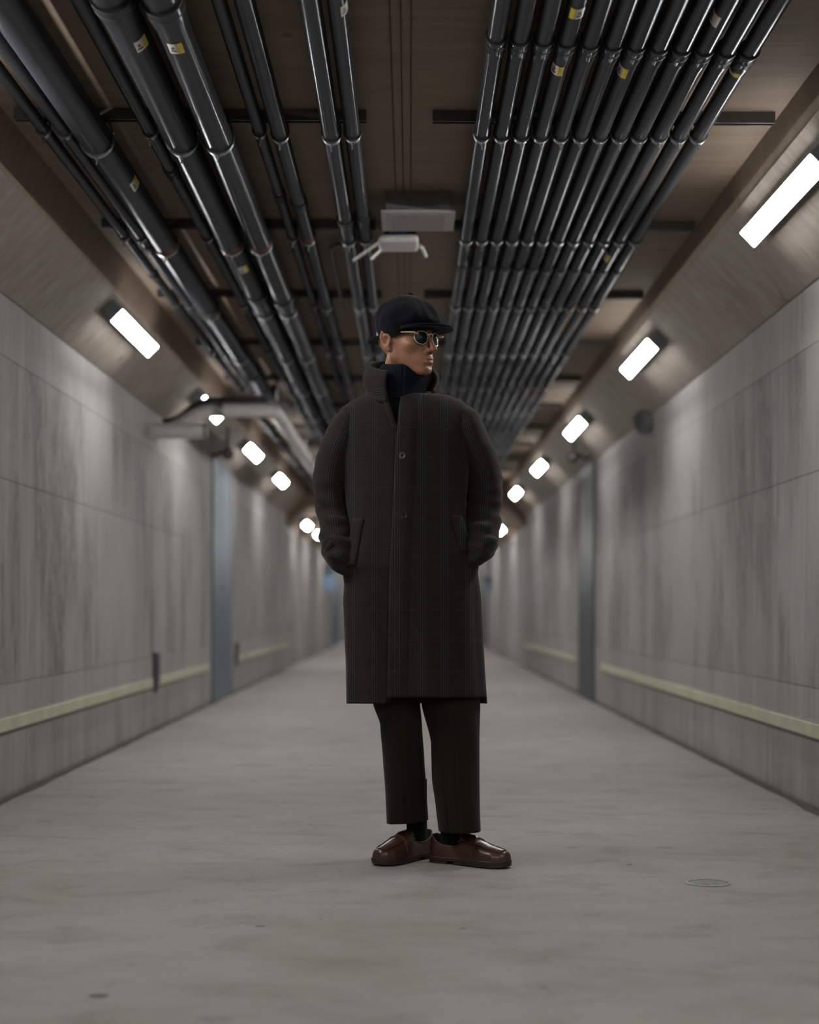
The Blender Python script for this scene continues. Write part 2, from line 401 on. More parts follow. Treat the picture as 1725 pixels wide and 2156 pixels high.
def make_pipe(x, R, y0, y1, couplings, label, group, zoff=0.0, marks=()):
    zc = RAILZ-R-.008+zoff
    root = empty('service_pipe', (x, y0, zc), label, 'pipe', group)
    cuts = sorted(c_ for c_ in couplings if y0 < c_ < y1)
    ys = [(y0, R)]
    for c_ in cuts:
        ys += [(c_-.19, R), (c_-.14, R*1.15+.001), (c_-.055, R*1.15+.001), (c_-.052, R*1.22+.001), (c_-.002, R*1.22+.001), (c_, R*.99)]
    # nearer piece slides into the bell of the piece beyond: bell faces the viewer
    ys = [(y0, R)]
    for c_ in cuts:
        ys += [(c_-.052, R), (c_-.05, R*1.13+.0015), (c_, R*1.13+.0015), (c_+.002, R*1.09+.001), (c_+.06, R*1.09+.001), (c_+.12, R)]
    ys.append((y1, R))
    b = MB(); n = 28
    b.grid([[(r*math.cos(2*PI*k/n), y-y0, r*math.sin(2*PI*k/n)) for k in range(n)] for y, r in ys], True, None, True, True)
    b.build('pipe_run', M['pipe'], root, True)
    for c_ in cuts:
        for dy in (-.053, .001):
            b = MB(); rr = R*1.13+.0022
            b.grid([[(q*math.cos(2*PI*k/20), c_+dy-y0+e, q*math.sin(2*PI*k/20)) for k in range(20)] for q, e in ((rr-.004, -.0035), (rr, -.0035), (rr, .0035), (rr-.004, .0035))], True, None, True, True)
            b.build('seal_ring', M['rubber'], root, True)
    cb = None
    for y in RY:
        yy = y+skew(x)
        if y0 < yy < y1-.02:
            if cb is None: cb = clamp_mesh(R).build('pipe_clamp', M['steel'], root, True); o = cb
            else: o = cb.copy(); C.objects.link(o)
            o.location = (0, yy-y0, 0)
            if yy < 16:
                b = MB(); b.tube([(0, 0, -R-.004), (0, 0, -R-.016)], .0062, 6); b.tube([(0, 0, -R-.016), (0, 0, -R-.032)], .0032, 6)
                q = b.build('clamp_screw', M['steel'], o)
    for (yy) in marks:
        b = MB(); r2 = R+.0006
        b.grid([[(r2*math.cos(a), yy-y0+e, r2*math.sin(a)) for a in [math.radians(-170+160*k/12) for k in range(13)]] for e in (-.03, .0)])
        b.build('paint_mark', M['rust'], root)
    PIPES.append((x, R, y0, zc, root)); return root
def sticker(x, R, zc, root, y0, px, py, w_=.042, h_=.05, flip=False, noyel=False):
    """small paper sticker wrapped on the underside of a pipe, at its real place"""
    zb = zc-R; d = (zb-CAMZ)*F/(1285-py); xs = (px-862)*d/F
    a0 = math.asin(max(-.9, min(.9, (xs-x)/R))); dang = w_/R
    d = (zc-R*math.cos(a0)-CAMZ)*F/(1285-py)
    ln = h_*d/ (1285-py)*F/d/ (F/d) * 1.0
    L = h_*(d/(zb-CAMZ))*.55
    def patch(u0, u1, v0, v1, off, m, nm, par):
        b = MB(); rows = []
        for e in (v0, v1):
            rows.append([(math.sin(a0-dang/2+dang*(u0+(u1-u0)*k/6))*(R+off), d-y0+L*(e-.5), -math.cos(a0-dang/2+dang*(u0+(u1-u0)*k/6))*(R+off)) for k in range(7)])
        b.grid(rows); return b.build(nm, m, par)
    s = patch(0, 1, 0, 1, .0010, M['sticker_w'], 'sticker', root)
    if not noyel: patch(*( (.62, 1) if not flip else (0, .38)), 0, 1, .0016, M['sticker_y'], 'yellow_band', s)
    patch(.12 if not flip else .5, .5 if not flip else .88, .62, .8, .0016, M['sticker_k'], 'printed_block', s)
    patch(.2 if not flip else .55, .4 if not flip else .8, .3, .55, .0016, M['sticker_k'], 'printed_block', s)
YP0 = 1.2
rnum = ['first', 'second', 'third', 'fourth', 'fifth', 'sixth', 'seventh', 'eighth', 'ninth', 'tenth', 'eleventh', 'twelfth']
rp = []
for i in range(12):
    lb = 'dark grey pipe in the right bank, %s of twelve counted from the ceiling centre' % rnum[i]
    rp.append(make_pipe(.256+.0697*i, .0275, YP0, 23.9, [5.05-3.28, 5.05+.012*i, 8.33+.01*i, 11.6, 14.9, 18.2, 21.5], lb, 'right bank of twelve pipes'))
LP = [(-1.285, .022, 13.0, [4.1, 8.6, 11.4], 'thin dark pipe at the far left of the ceiling, outermost', ()),
      (-1.212, .025, 13.0, [3.3, 7.9, 11.7], 'thin dark pipe between the outermost thin pipe and the leftmost thick pipe', ()),
      (-1.10, .057, 13.05, [3.6, 9.3, 11.9], 'thick dark pipe, leftmost of the three thick pipes', (7.67,)),
      (-.913, .024, 23.9, [3.2, 6.55, 9.8, 13.2, 17], 'thin dark pipe running alone between the thick pipes', ()),
      (-.802, .054, 23.9, [4.62, 8.9, 13, 17.1], 'thick dark pipe, middle one of the three thick pipes', (7.67,)),
      (-.673, .052, 23.9, [4.66, 9.05, 13.1, 17.2], 'thick dark pipe, the one of three closest to the ceiling centre', (7.67,)),
      (-.528, .022, 23.9, [3.4, 6.95, 10.3, 14], 'thin dark pipe just right of the thick pipes', ()),
      (-.456, .030, 23.9, [3.5, 7.05, 10.5, 14.1], 'medium dark pipe beside a thinner one, third from the ceiling centre gap', (7.67,)),
      (-.275, .032, 23.9, [3.6, 7.35, 10.7, 14.4], 'medium shiny pipe, left of the pair beside the ceiling speaker', ()),
      (-.201, .028, 23.9, [3.7, 7.3, 10.9, 14.4], 'medium dark pipe, right of the pair beside the ceiling speaker', ())]
lp = [make_pipe(x, R, YP0, y1, c_, lb, 'left bank of pipes', 0, mk) for (x, R, y1, c_, lb, mk) in LP]
for (bank, i, px, py, fl, ny) in ((0, 3, 1215, 30, 1, 0), (0, 3, 1172, 148, 0, 0), (0, 6, 1310, 150, 0, 0), (0, 11, 1550, 148, 0, 0), (0, 9, 1502, 38, 0, 1), (0, 10, 1251, 540, 0, 0),
                              (1, 4, 293, 93, 0, 0), (1, 5, 370, 103, 0, 0), (1, 2, 278, 387, 0, 0), (1, 4, 512, 568, 0, 0), (1, 9, 728, 15, 0, 1)):
    x, R, y0, zc, root = PIPES[i if bank == 0 else 12+i]
    sticker(x, R, zc, root, y0, px, py, flip=bool(fl), noyel=bool(ny))
# elbows where the three left pipes turn up into the ceiling
for i, nm in enumerate(('outer thin', 'inner thin', 'thick')):
    x, R, y0, zc, root = PIPES[12+i]; ye = LP[i][2]
    pts = [(0, ye-.02-y0, 0)]+[(R*2.2*(1-math.cos(a))*.0+ .09*(1-math.cos(a))*(1 if i == 2 else .5), ye+.12*math.sin(a)-y0, .05*(1-math.cos(a))) for a in [k*PI/16 for k in range(9)]]
    b = MB(); b.tube(pts, R*1.03, 18); b.build('elbow', M['pipe'], root, True)

# ---------------------------------------------------------------- ceiling speaker, access box, thin conduit
y0, y1 = 7.14, 7.50
r = empty('ceiling_speaker', (.036, y0, ZC), 'square pale ceiling speaker with grille hanging between the two pipe banks', 'speaker')
zb = CAMZ+1.665-ZC
b = MB(); b.box(-.135, .135, .02, .32, zb+.012, 0); b.build('housing', M['grey'], r)
b = MB(); b.box(-.156, .156, 0, .36, zb, zb+.012); bevel(b.build('cover_plate', simple('beige_cover_plate', (.34, .31, .29), .5), r), .003)
b = MB(); b.box(-.112, .112, .04, .32, zb-.002, zb); b.build('grille', M['grille'], r)
r = empty('wireless_box', (-.035, 7.75, ZC), 'white box with stick antennas hanging just behind the ceiling speaker', 'antenna box')
def wl_(px, py, d): q = W(px, py, d); return q-Vector((-.035, 7.75, ZC))
b = MB(); b.box(-.08, .065, -.06, .14, -.075, 0); b.build('mounting_bracket', M['bluedark'], r)
b = MB(); b.box(-.055, .02, -.09, -.061, -.065, -.045); b.build('blue_cable_port', simple('blue_plastic', (.02, .12, .4), .4), r)
b = MB(); b.box(-.105, .075, -.13, .10, -.115, -.078); o = b.build('casing', M['white'], r, True); bevel(o, .018, 4)
b = MB(); b.tube([wl_(803, 507, 7.66), wl_(745, 548, 7.9)], .0075, 8); b.build('antenna', M['white'], r, True)
b = MB(); b.tube([wl_(806, 524, 7.8), wl_(783, 545, 8.0)], .0075, 8); b.build('antenna', M['white'], r, True)
b = MB(); b.tube([wl_(882, 517, 7.8), wl_(889, 522, 7.86), wl_(896, 539, 7.95)], .009, 8); b.build('antenna', M['white'], r, True)
b = MB(); zq = RAILZ-.0105; pts = [(-.315, 7.97, zq), (-.34, 7.98, zq), (-.365, 8.05, zq), (-.372, 8.2, zq), (-.375, 8.6, zq), (-.375, 9.7, zq)]
b.tube(pts, .010, 10); o = b.build('thin_conduit', M['rail'], None, True); local(o, pts[0]); tag(o, 'thin dark conduit bending off the pipe pair along the ceiling', 'conduit')

# ---------------------------------------------------------------- white duct on the left
DY = 11.75
def arc(pts, n=6, rad=.1):
    pts = [Vector(p) for p in pts]; out = [pts[0]]
    for i in range(1, len(pts)-1):
        a, p, c_ = pts[i-1], pts[i], pts[i+1]; d0 = (a-p).normalized(); d1 = (c_-p).normalized()
        rr = min(rad, (a-p).length*.48, (c_-p).length*.48)
        for k in range(n+1):
            t_ = k/n; out.append((p+d0*rr)*(1-t_)**2+p*2*t_*(1-t_)+(p+d1*rr)*t_**2)
    return out+[pts[-1]]
o0 = W(370, 908, DY)
root = empty('white_duct', (XL, DY, CAMZ+1.2), 'white lagged duct crossing from the left wall and turning along the tunnel', 'duct')
def rel(v): return Vector(v)-Vector((XL, DY, CAMZ+1.2))
e1 = W(425, 864, DY); e2 = W(578, 864, DY+.15)
pts = arc([(XL-.01, DY, e1.z-.14), (XL+.1, DY, e1.z-.13), e1, e2, (e2.x-.01, 20.5, e2.z+.0)], 7, .13)
b = MB(); b.tube([rel(p) for p in pts], .048, 20); b.build('duct_run', M['white'], root, True)
for q in (e1+Vector((.13, 0, 0)), e2-Vector((.14, 0, 0))):
    b = MB(); b.tube([rel(q)-Vector((.012, 0, 0)), rel(q)+Vector((.012, 0, 0))], .050, 20); b.build('joint_band', M['steel'], root, True)
for yy in (12.5, 14.2, 15.9, 17.6, 19.3):
    b = MB(); q = rel((e2.x, yy, e2.z)); b.tube([q-Vector((0, .012, 0)), q+Vector((0, .012, 0))], .051, 18)
    b.tube([q+Vector((-.03, 0, .05)), q+Vector((-.03, 0, ZC-e2.z+.01))], .005, 6); b.build('hanger', M['steel'], root, True)
b = MB(); b.tube([(0, 0, 0), ((440-323)*11.5/F-.02, 0, .0)], .052, 20); r2 = empty('white_pipe_stub', (XL-.005, 11.45, CAMZ+(1285-909)*11.5/F), 'short white pipe stub sticking out of the left wall under the duct', 'pipe')
b.build('stub_run', M['white'], r2, True)
b = MB(); b.tube([((440-323)*11.5/F-.02, 0, .0), ((440-323)*11.5/F+.0, 0, 0)], .053, 20); b.build('end_cap', M['grey'], r2, True)
pts = arc([(XL+.03, DY+.02, CAMZ+1.30), (XL+.12, DY+.02, CAMZ+1.31), W(422, 843, DY), W(560, 842, DY+.1), W(600, 852, DY+1.3)], 5, .1)
b = MB(); b.tube([rel(q) for q in pts], .024, 10); b.build('black_cable_sleeve', M['rubber'], root, True)
pts = arc([(-1.10, 12.3, CAMZ+1.44), (-1.10, 20.5, CAMZ+1.44)], 2, .1)
b = MB(); b.tube(pts, .028, 14)
o = b.build('shiny_grey_pipe', M['pipe'], None, True); local(o, pts[0]); tag(o, 'shiny dark grey pipe running along the outer side of the white duct', 'pipe')
for yy in (14.2, 17.6):
    q = MB(); q.tube([(0, yy-12.3, .02), (0, yy-12.3, ZC-(CAMZ+1.44)+.01)], .006, 6); q.tube([(0, yy-12.31, 0), (0, yy-12.29, 0)], .033, 14); q.build('hanger', M['steel'], o, True)

# ---------------------------------------------------------------- security cameras, wall speaker
def seccam(px, py, d, s, lb):
    q = W(px, py, d); r = empty('security_camera', q, lb, 'camera')
    b = MB(); b.lathe([(.001, .07), (.03, .068), (.045, .05), (.05, .02), (.05, -.02), (.04, -.045), (.02, -.055), (.001, -.057)], 16, Matrix.Rotation(PI/2, 4, 'X')); b.build('camera_body', M['black'], r, True)
    xw = XL if s < 0 else XR
    zt = (CAMZ+3.077+q.x if s < 0 else CAMZ+2.98-q.x)-.008
    b = MB(); b.tube(arc([(0, .01, 0), (s*.06, .02, .03), (s*.12, .02, -.02), (s*.155, .02, -.02+.03)], 4, .04), .014, 8)
    b.tube([(s*.02, .02, .02), (s*.005, .02, zt-q.z)], .012, 8); b.build('bracket', M['black'], r, True)
seccam(481, 956, 14.35, -1, 'small black security camera on the left slope before the blue-grey door')
seccam(1206, 963, 15.0, 1, 'small black security camera on the right slope before the right door')
q = W(1352, 893, 11.6); r = empty('wall_speaker', (q.x, q.y, q.z), 'grey horn speaker fixed on the right wall under the slope', 'speaker')
b = MB(); b.lathe([(.001, -.1), (.03, -.1), (.05, -.04), (.062, .03), (.066, .045), (.06, .048), (.02, .02), (.001, .02)], 18, Matrix.Rotation(math.radians(78), 4, 'X') @ Matrix.Scale(1.35, 4, (0, 1, 0))); b.build('horn', M['grey'], r, True)
b = MB(); b.box(.02, XR-q.x, -.02, .02, -.05, .03); b.build('bracket', M['grey'], r)
b = MB(); b.tube([(-.04, 0, .03), (-.075, 0, .04)], .009, 8); b.build('adjusting_knob', M['grey'], r, True)

# ---------------------------------------------------------------- pale strips along the walls
def strip(x, s, y0, y1, lb):
    r = empty('wall_guide_strip', (x, y0, .3), lb, 'strip', 'pale guide strips low on the walls')
    b = MB(); L = y1-y0
    b.box(*sorted((-s*.002, s*.016)), 0, L, 0, .058); bevel(b.build('strip_face', M['glow'], r), .003)
    b = MB(); b.box(*sorted((-s*.002, s*.008)), 0, L, -.014, -.0005); b.build('lower_shade_strip', M['rail'], r)  # dark strip standing in for the shadow under the guide strip
    b = MB(); b.box(*sorted((-s*.002, s*.010)), 0, L, .0585, .066); b.build('upper_lip', M['grey'] if 0 else M['wallsmooth'], r)
strip(XL, 1, -3, 11.42, 'long pale yellow-green guide strip low on the left wall, nearest the viewer')
strip(XL, 1, 11.72, 14.6, 'short pale guide strip on the left wall between the dark bracket and the door')
strip(XL, 1, 17.1, 17.75, 'short pale strip piece just beyond the left door'); strip(XL, 1, 18.0, 24, 'pale strip on the left wall, farthest from the viewer')
strip(XR, -1, -3, 14.56, 'long pale yellow-green guide strip low on the right wall up to the door'); strip(XR, -1, 16.9, 24, 'pale guide strip on the right wall beyond the door')
for (yy, zz, hh, lb) in ((11.5, .33, .2, 'dark bracket interrupting the pale strip on the left wall'), (16.9, .32, .18, 'small dark bracket on the left wall just beyond the door')):
    b = MB(); b.box(-.003, .028, 0, .16, 0, hh); b.box(-.003, .018, .02, .14, -.07, 0.001); o = bevel(b.build('wall_bracket', simple('dark_violet_grey_plastic', (.045, .045, .06), .5)), .005); o.location = (XL, yy, zz); tag(o, lb, 'bracket')
# far signs
for (x, s, y, zlo, zhi, wd, lb) in ((XL, 1, 34.5, CAMZ+.40, CAMZ+.95, .22, 'blue sign sticking out of the far left wall beside the sleeve'), (XR, -1, 34.5, CAMZ+.40, CAMZ+.68, .14, 'small blue sign on the far right wall beside the coat')):
    r = empty('projecting_sign', (x, y, zlo), lb, 'sign')
    b = MB(); b.box(*sorted((0, s*wd)), 0, .03, 0, (zhi-zlo)*.55); b.build('blue_face', M['blue'], r)
    b = MB(); b.box(*sorted((0, s*wd)), 0, .03, (zhi-zlo)*.55, zhi-zlo); b.build('dark_face', M['doorR'], r)

# ---------------------------------------------------------------- floor drain
d = CAMZ*F/575; x = (1491-862)*d/F
r = empty('floor_drain_cover', (x, d, 0), 'round metal drain cover set in the floor on the right', 'drain')
R = .063
b = MB(); b.lathe([(R+.004, -.001), (R+.004, .0022), (R-.003, .0026), (R-.003, .001), (R-.006, -.001)], 40); b.build('drain_rim', simple('worn_drain_metal', (.24, .25, .245), .45, .5, .3, 40), r, True)
b = MB(); b.lathe([(.001, .0014), (R-.006, .0014), (R-.0062, -.001)], 40, caps=False); b.lathe([(.030, .0014), (.031, .0024), (.035, .0024), (.036, .0014)], 32, caps=False); b.build('drain_lid', simple('worn_drain_metal_lid', (.20, .205, .2), .5, .4, .35, 40), r)
b = MB()
for k in range(12):
    xx = -.046+k*.0084; b.box(xx-.0016, xx+.0016, -.012, .012, .0013, .0019)
for k in range(8):
    xx = -.03+k*.0084; b.box(xx-.0014, xx+.0014, .022, .038, .0013, .0019)
b.build('drain_slot', M['black'], r)

# ================================================================ the person
PD0 = 5.48
# ---- cloth materials
def fuzz(t, scale=900): return t.noise(t.objc(), scale, 2, .7)
def mat_plaid(name, along=1.0):
    """dark brown-charcoal wool with groups of fine dark and grey pin stripes; UV in metres"""
    t = NT(name); u, v, _ = t.sep(t.uv())
    def group(c_, period, width, line):
        ph = t.math('FRACT', t.math('DIVIDE', c_, period))            # 0..1
        d_ = t.math('ABSOLUTE', t.math('SUBTRACT', ph, .5))
        inz = t.rng(d_, width/period/2, width/period/2*.75)
        ln = t.math('SINE', t.math('MULTIPLY', c_, 2*PI/line))
        return inz, ln
    gu, lu = group(u, .0735, .028, .0072); gv, lv = group(v, .096, .034, .0085)
    grain = t.noise(t.mapv(t.uv(), (1, 1, 1)), 330, 3, .85); soft = t.noise(t.uv(), 22, 3, .6)
    tw = t.math('SINE', t.math('MULTIPLY', t.math('ADD', u, v), 2*PI/.0026))
    base = t.mix(t.rng(soft, .35, .65), (.0135, .0108, .009, 1), (.0185, .0155, .0135, 1))
    dark = (.0035, .0048, .007, 1); lite = (.062, .067, .071, 1); brn = (.040, .021, .014, 1)
    c = base
    c = t.mix(t.math('MULTIPLY', gv, t.rng(lv, -.2, .8, 0, .3)), c, dark)
    c = t.mix(t.math('MULTIPLY', gv, t.rng(lv, -.2, -.9, 0, .08)), c, lite)
    c = t.mix(t.math('MULTIPLY', gu, .55), c, (.0065, .0088, .0115, 1))
    c = t.mix(t.math('MULTIPLY', gu, t.rng(lu, -.1, .7, 0, .9)), c, dark)
    c = t.mix(t.math('MULTIPLY', gu, t.rng(lu, -.2, -.9, 0, .65)), c, lite)
    ph2 = t.math('FRACT', t.math('DIVIDE', t.math('ADD', v, .05), .096)); ob = t.rng(t.math('ABSOLUTE', t.math('SUBTRACT', ph2, .02)), .03, .005, 0, .4)
    c = t.mix(ob, c, brn)
    c = t.mix(t.rng(grain, .38, .68, 0, .75), c, (.040, .036, .0325, 1))
    c = t.mix(t.rng(tw, .3, 1, 0, .28), c, (.012, .011, .011, 1))
    t.bump(t.math('ADD', grain, t.math('MULTIPLY', tw, .12)), .5, .0018)
    return t.set(Base_Color=c, Roughness=.92, Sheen_Weight=.10, Sheen_Roughness=.4, Specular_IOR_Level=.12)
M['coat'] = mat_plaid('dark_plaid_wool')
def mat_cloth(name, col, sheen=.15, sc_=500, rib=None):
    t = NT(name); n = t.noise(t.objc(), sc_, 2, .7); n2 = t.noise(t.objc(), 9, 3, .6)
    c = t.mix(t.rng(n, .3, .7), tuple(x*.65 for x in col)+(1,), tuple(x*1.35 for x in col)+(1,))
    c = t.mix(t.rng(n2, .35, .65, 0, .35), c, tuple(x*.6 for x in col)+(1,))
    h = n
    if rib:
        u, v, _ = t.sep(t.uv()); rb = t.math('SINE', t.math('MULTIPLY', u, 2*PI/rib)); h = t.math('ADD', n, t.math('MULTIPLY', rb, 1.2))
        c = t.mix(t.rng(rb, 0, -1, 0, .6), c, tuple(x*.35 for x in col)+(1,))
    t.bump(h, .45, .0015)
    return t.set(Base_Color=c, Roughness=.95, Sheen_Weight=sheen, Specular_IOR_Level=.12)
M['trouser'] = mat_cloth('dark_olive_brown_cotton', (.017, .0135, .0092), .06, 700)
M['knit'] = mat_cloth('navy_ribbed_knit', (.0045, .0075, .0125), .07, 500, .0052)
M['sock'] = mat_cloth('black_sock', (.0042, .0048, .006), .05, 600)
M['cap'] = mat_cloth('navy_black_wool', (.0036, .0046, .0078), .07, 350)
M['lining'] = mat_cloth('dark_lining', (.006, .006, .007), .1)
t = NT('skin'); n = t.noise(t.objc(), 26, 4, .6); n2 = t.noise(t.objc(), 240, 2, .6)
p_ = t.sep(t.objc())
c = t.mix(t.rng(n, .35, .65), (.25, .118, .066, 1), (.30, .145, .083, 1)); c = t.mix(t.rng(n2, .55, .75, 0, .3), c, (.26, .12, .075, 1))
M['skin'] = t.set(Base_Color=c, Roughness=.48, Subsurface_Weight=.12, Subsurface_Radius=(.012, .005, .003), Subsurface_Scale=.3, Specular_IOR_Level=.4)
M['lip'] = simple('lip_skin', (.36, .145, .12), .4)
M['brow'] = simple('dark_brown_hair', (.02, .013, .01), .7)
M['leather'] = simple('brown_leather', (.052, .0205, .0135), .32, 0, .22, 14, Specular_IOR_Level=.6)
M['sole'] = simple('dark_leather_sole', (.018, .013, .011), .55)
M['stitch'] = simple('tan_edge_leather', (.15, .085, .06), .6)
M['frame'] = None
t = NT('clear_champagne_acetate'); t.noise(t.objc(), 5)
M['frame'] = t.set(Base_Color=t.ramp(t.noise(t.objc(), 20), [(.3, (.66, .56, .40)), (.7, (.74, .64, .48))]), Roughness=.12, Transmission_Weight=.35, IOR=1.45, Coat_Weight=.6)
t = NT('dark_green_lens'); M['lens'] = t.set(Base_Color=t.ramp(t.noise(t.objc(), 10), [(.3, (.006, .010, .012)), (.7, (.009, .014, .016))]), Roughness=.3, IOR=1.2)
M['horn'] = simple('dark_horn_button', (.022, .019, .017), .25, 0, .4, 60)
M['metalbtn'] = simple('grey_shell_button', (.10, .098, .095), .3, .2, .3, 60)

# ---- surface nets for the continuous body
def surface_nets(f, xs, ys, zs):
    X, Y, Z = np.meshgrid(xs, ys, zs, indexing='ij'); V = f(X, Y, Z)
    P = np.stack([X, Y, Z], -1); nx, ny, nz = V.shape
    ins = V < 0; cs = (nx-1, ny-1, nz-1); acc = np.zeros(cs+(3,)); cnt = np.zeros(cs)
    sl = lambda o: tuple(slice(a, a+n) for a, n in zip(o, cs))
    cor = [(i, j, k) for i in (0, 1) for j in (0, 1) for k in (0, 1)]
    for a in cor:
        for ax in range(3):
            if a[ax]: continue
            b_ = list(a); b_[ax] = 1; A, B = sl(a), sl(b_)
            m = ins[A] != ins[B]; va, vb = V[A], V[B]; t_ = np.where(m, va/np.where(m, va-vb, 1), 0)[..., None]
            acc += np.where(m[..., None], P[A]*(1-t_)+P[B]*t_, 0); cnt += m
    act = cnt > 0; idx = -np.ones(cs, int); idx[act] = np.arange(act.sum()); vs = acc[act]/cnt[act][:, None]
    faces = []
    for ax in range(3):
        o1, o2 = (ax+1) % 3, (ax+2) % 3
        A = [slice(0, n) for n in V.shape]; B = list(A); A[ax] = slice(0, V.shape[ax]-1); B[ax] = slice(1, V.shape[ax])
        m = (ins[tuple(A)] != ins[tuple(B)]); ii = np.argwhere(m)
        ok = (ii[:, o1] > 0) & (ii[:, o2] > 0) & (ii[:, o1] < cs[o1]) & (ii[:, o2] < cs[o2]); ii = ii[ok]
        fl = ins[tuple(A)][tuple(ii.T)]
        def at(d1, d2):
            q = ii.copy(); q[:, o1] += d1; q[:, o2] += d2; return idx[tuple(q.T)]
        q = np.stack([at(-1, -1), at(0, -1), at(0, 0), at(-1, 0)], 1); q[~fl] = q[~fl][:, ::-1]; faces.append(q)
    return vs, np.concatenate(faces)
def npmesh(name, vs, fs, m, parent=None, smooth=True, iters=0):
    me = bpy.data.meshes.new(name); me.from_pydata(vs.tolist(), [], fs.tolist()); me.update()
    o = link(name, me, m, parent, False)
    me.polygons.foreach_set('use_smooth', [smooth]*len(me.polygons))
    if iters:
        bm = bmesh.new(); bm.from_mesh(me)
        for _ in range(iters): bmesh.ops.smooth_vert(bm, verts=bm.verts, factor=.5, use_axis_x=True, use_axis_y=True, use_axis_z=True)
        bm.to_mesh(me); bm.free()
    return o
def ell(X, Y, Z, c, r):
    x, y, z = (X-c[0])/r[0], (Y-c[1])/r[1], (Z-c[2])/r[2]; k0 = np.sqrt(x*x+y*y+z*z)+1e-9
    k1 = np.sqrt((x/r[0])**2+(y/r[1])**2+(z/r[2])**2)+1e-9; return k0*(k0-1)/k1
def cap(X, Y, Z, a, b_, ra, rb=None):
    rb = ra if rb is None else rb; a = np.array(a, float); b_ = np.array(b_, float); d_ = b_-a; L2 = (d_**2).sum()
    h = np.clip(((X-a[0])*d_[0]+(Y-a[1])*d_[1]+(Z-a[2])*d_[2])/L2, 0, 1)
    return np.sqrt((X-a[0]-h*d_[0])**2+(Y-a[1]-h*d_[1])**2+(Z-a[2]-h*d_[2])**2)-(ra+(rb-ra)*h)
def smin(a, b_, k):
    h = np.clip(.5+.5*(b_-a)/k, 0, 1); return b_*(1-h)+a*h-k*h*(1-h)
def smax(a, b_, k): return -smin(-a, -b_, k)

# head frame: origin between the ears at eye height; f = towards the nose, s = towards his left, z up
HO = np.array(W(857, 719, PD0)); YAW = math.radians(46)
fv = np.array([math.sin(YAW), -math.cos(YAW), 0]); sv = np.array([math.cos(YAW), math.sin(YAW), 0])
def tohead(X, Y, Z):
    x, y = X-HO[0], Y-HO[1]; return x*fv[0]+y*fv[1], x*sv[0]+y*sv[1], Z-HO[2]
def H(f, s, z): return Vector(tuple(HO+fv*f+sv*s+np.array([0, 0, z])))
def head_sdf(f, s, z):
    a = np.abs(s)
    d = ell(f, s, z, (-.016, 0, .034), (.097, .077, .088))
    d = smin(d, ell(f, s, z, (.026, 0, -.028), (.064, .059, .078)), .03)
    d = smin(d, cap(f, a, z, (.0, .052, -.050), (.066, .014, -.098), .016, .014), .022)
    d = smin(d, cap(f, a, z, (-.004, .056, -.01), (.0, .052, -.052), .014), .02)
    d = smin(d, ell(f, s, z, (.080, 0, -.101), (.017, .022, .015)), .016)
    d = smin(d, ell(f, a, z, (.060, .044, -.020), (.020, .018, .016)), .022)
    d = smin(d, cap(f, a, z, (.084, .034, .020), (.092, .0, .018), .0085), .018)
    d = smax(d, -ell(f, a, z, (.100, .032, -.002), (.016, .020, .013)), .014)
    d = smin(d, ell(f, a, z, (.074, .031, -.002), (.014, .015, .012)), .004)
    d = smin(d, ell(f, s, z, (.070, 0, -.066), (.030, .032, .030)), .02)
    d = smin(d, cap(f, s, z, (.090, 0, .012), (.117, 0, -.034), .0065, .0088), .011)
    d = smin(d, ell(f, s, z, (.116, 0, -.038), (.0115, .0105, .0095)), .006)
    d = smin(d, ell(f, a, z, (.103, .0125, -.041), (.011, .0065, .0075)), .006)
    d = smax(d, -ell(f, a, z, (.108, .0065, -.050), (.006, .0035, .0045)), .002)
    lipc = .008*(a/.024)**2
    d = smin(d, ell(f+lipc, s, z, (.0985, 0, -.0645), (.0070, .025, .0055)), .005)
    d = smin(d, ell(f+lipc, s, z, (.0970, 0, -.0765), (.0078, .021, .0062)), .005)
    d = smax(d, -ell(f+lipc, s, z, (.106, 0, -.0700), (.0085, .026, .0014)), .0022)
    d = smax(d, -ell(f, s, z, (.108, 0, -.088), (.014, .022, .006)), .008)
    # ears
    ef, ez = f+.010, z+.006
    er = ell(f, a, z, (-.013, .083, -.003), (.0185, .0080, .032))
    er = smax(er, -ell(f, a, z, (-.009, .096, -.004), (.0115, .017, .015)), .005)
    er = smin(er, ell(f, a, z, (.001, .0785, -.006), (.005, .006, .009)), .004)
    er = smin(er, ell(f, a, z, (-.005, .079, -.032), (.009, .0065, .010)), .006)
    hp_ = [(.004, .0775, .004), (.001, .083, .020), (-.010, .087, .028), (-.023, .090, .022), (-.029, .091, .006), (-.025, .088, -.012), (-.014, .083, -.028)]
    for p0, p1 in zip(hp_, hp_[1:]): er = smin(er, cap(f, a, z, p0, p1, .0042), .003)
    d = smin(d, er, .006)
    return d
def T(px, py, dy=0.0): return np.array(W(px, py, PD0+dy))
J = dict(neck0=T(846, 772, .02), neck1=T(852, 862, .04), chest=T(856, 960, .02), belly=T(862, 1120, .02), pelvis=T(872, 1240, .02),
         shl=T(748, 912, .035), shr=T(966, 908, .04), ell=T(698, 1062, .06), elr=T(1022, 1062, .08), wrl=T(738, 1150, .0), wrr=T(990, 1144, .0),
         hpl=T(830, 1275, .03), hpr=T(910, 1275, .03), knl=T(852, 1510, .02), knr=T(952, 1515, .0), anl=np.array([.025, 5.60, .095]), anr=np.array([.133, 5.505, .095]))
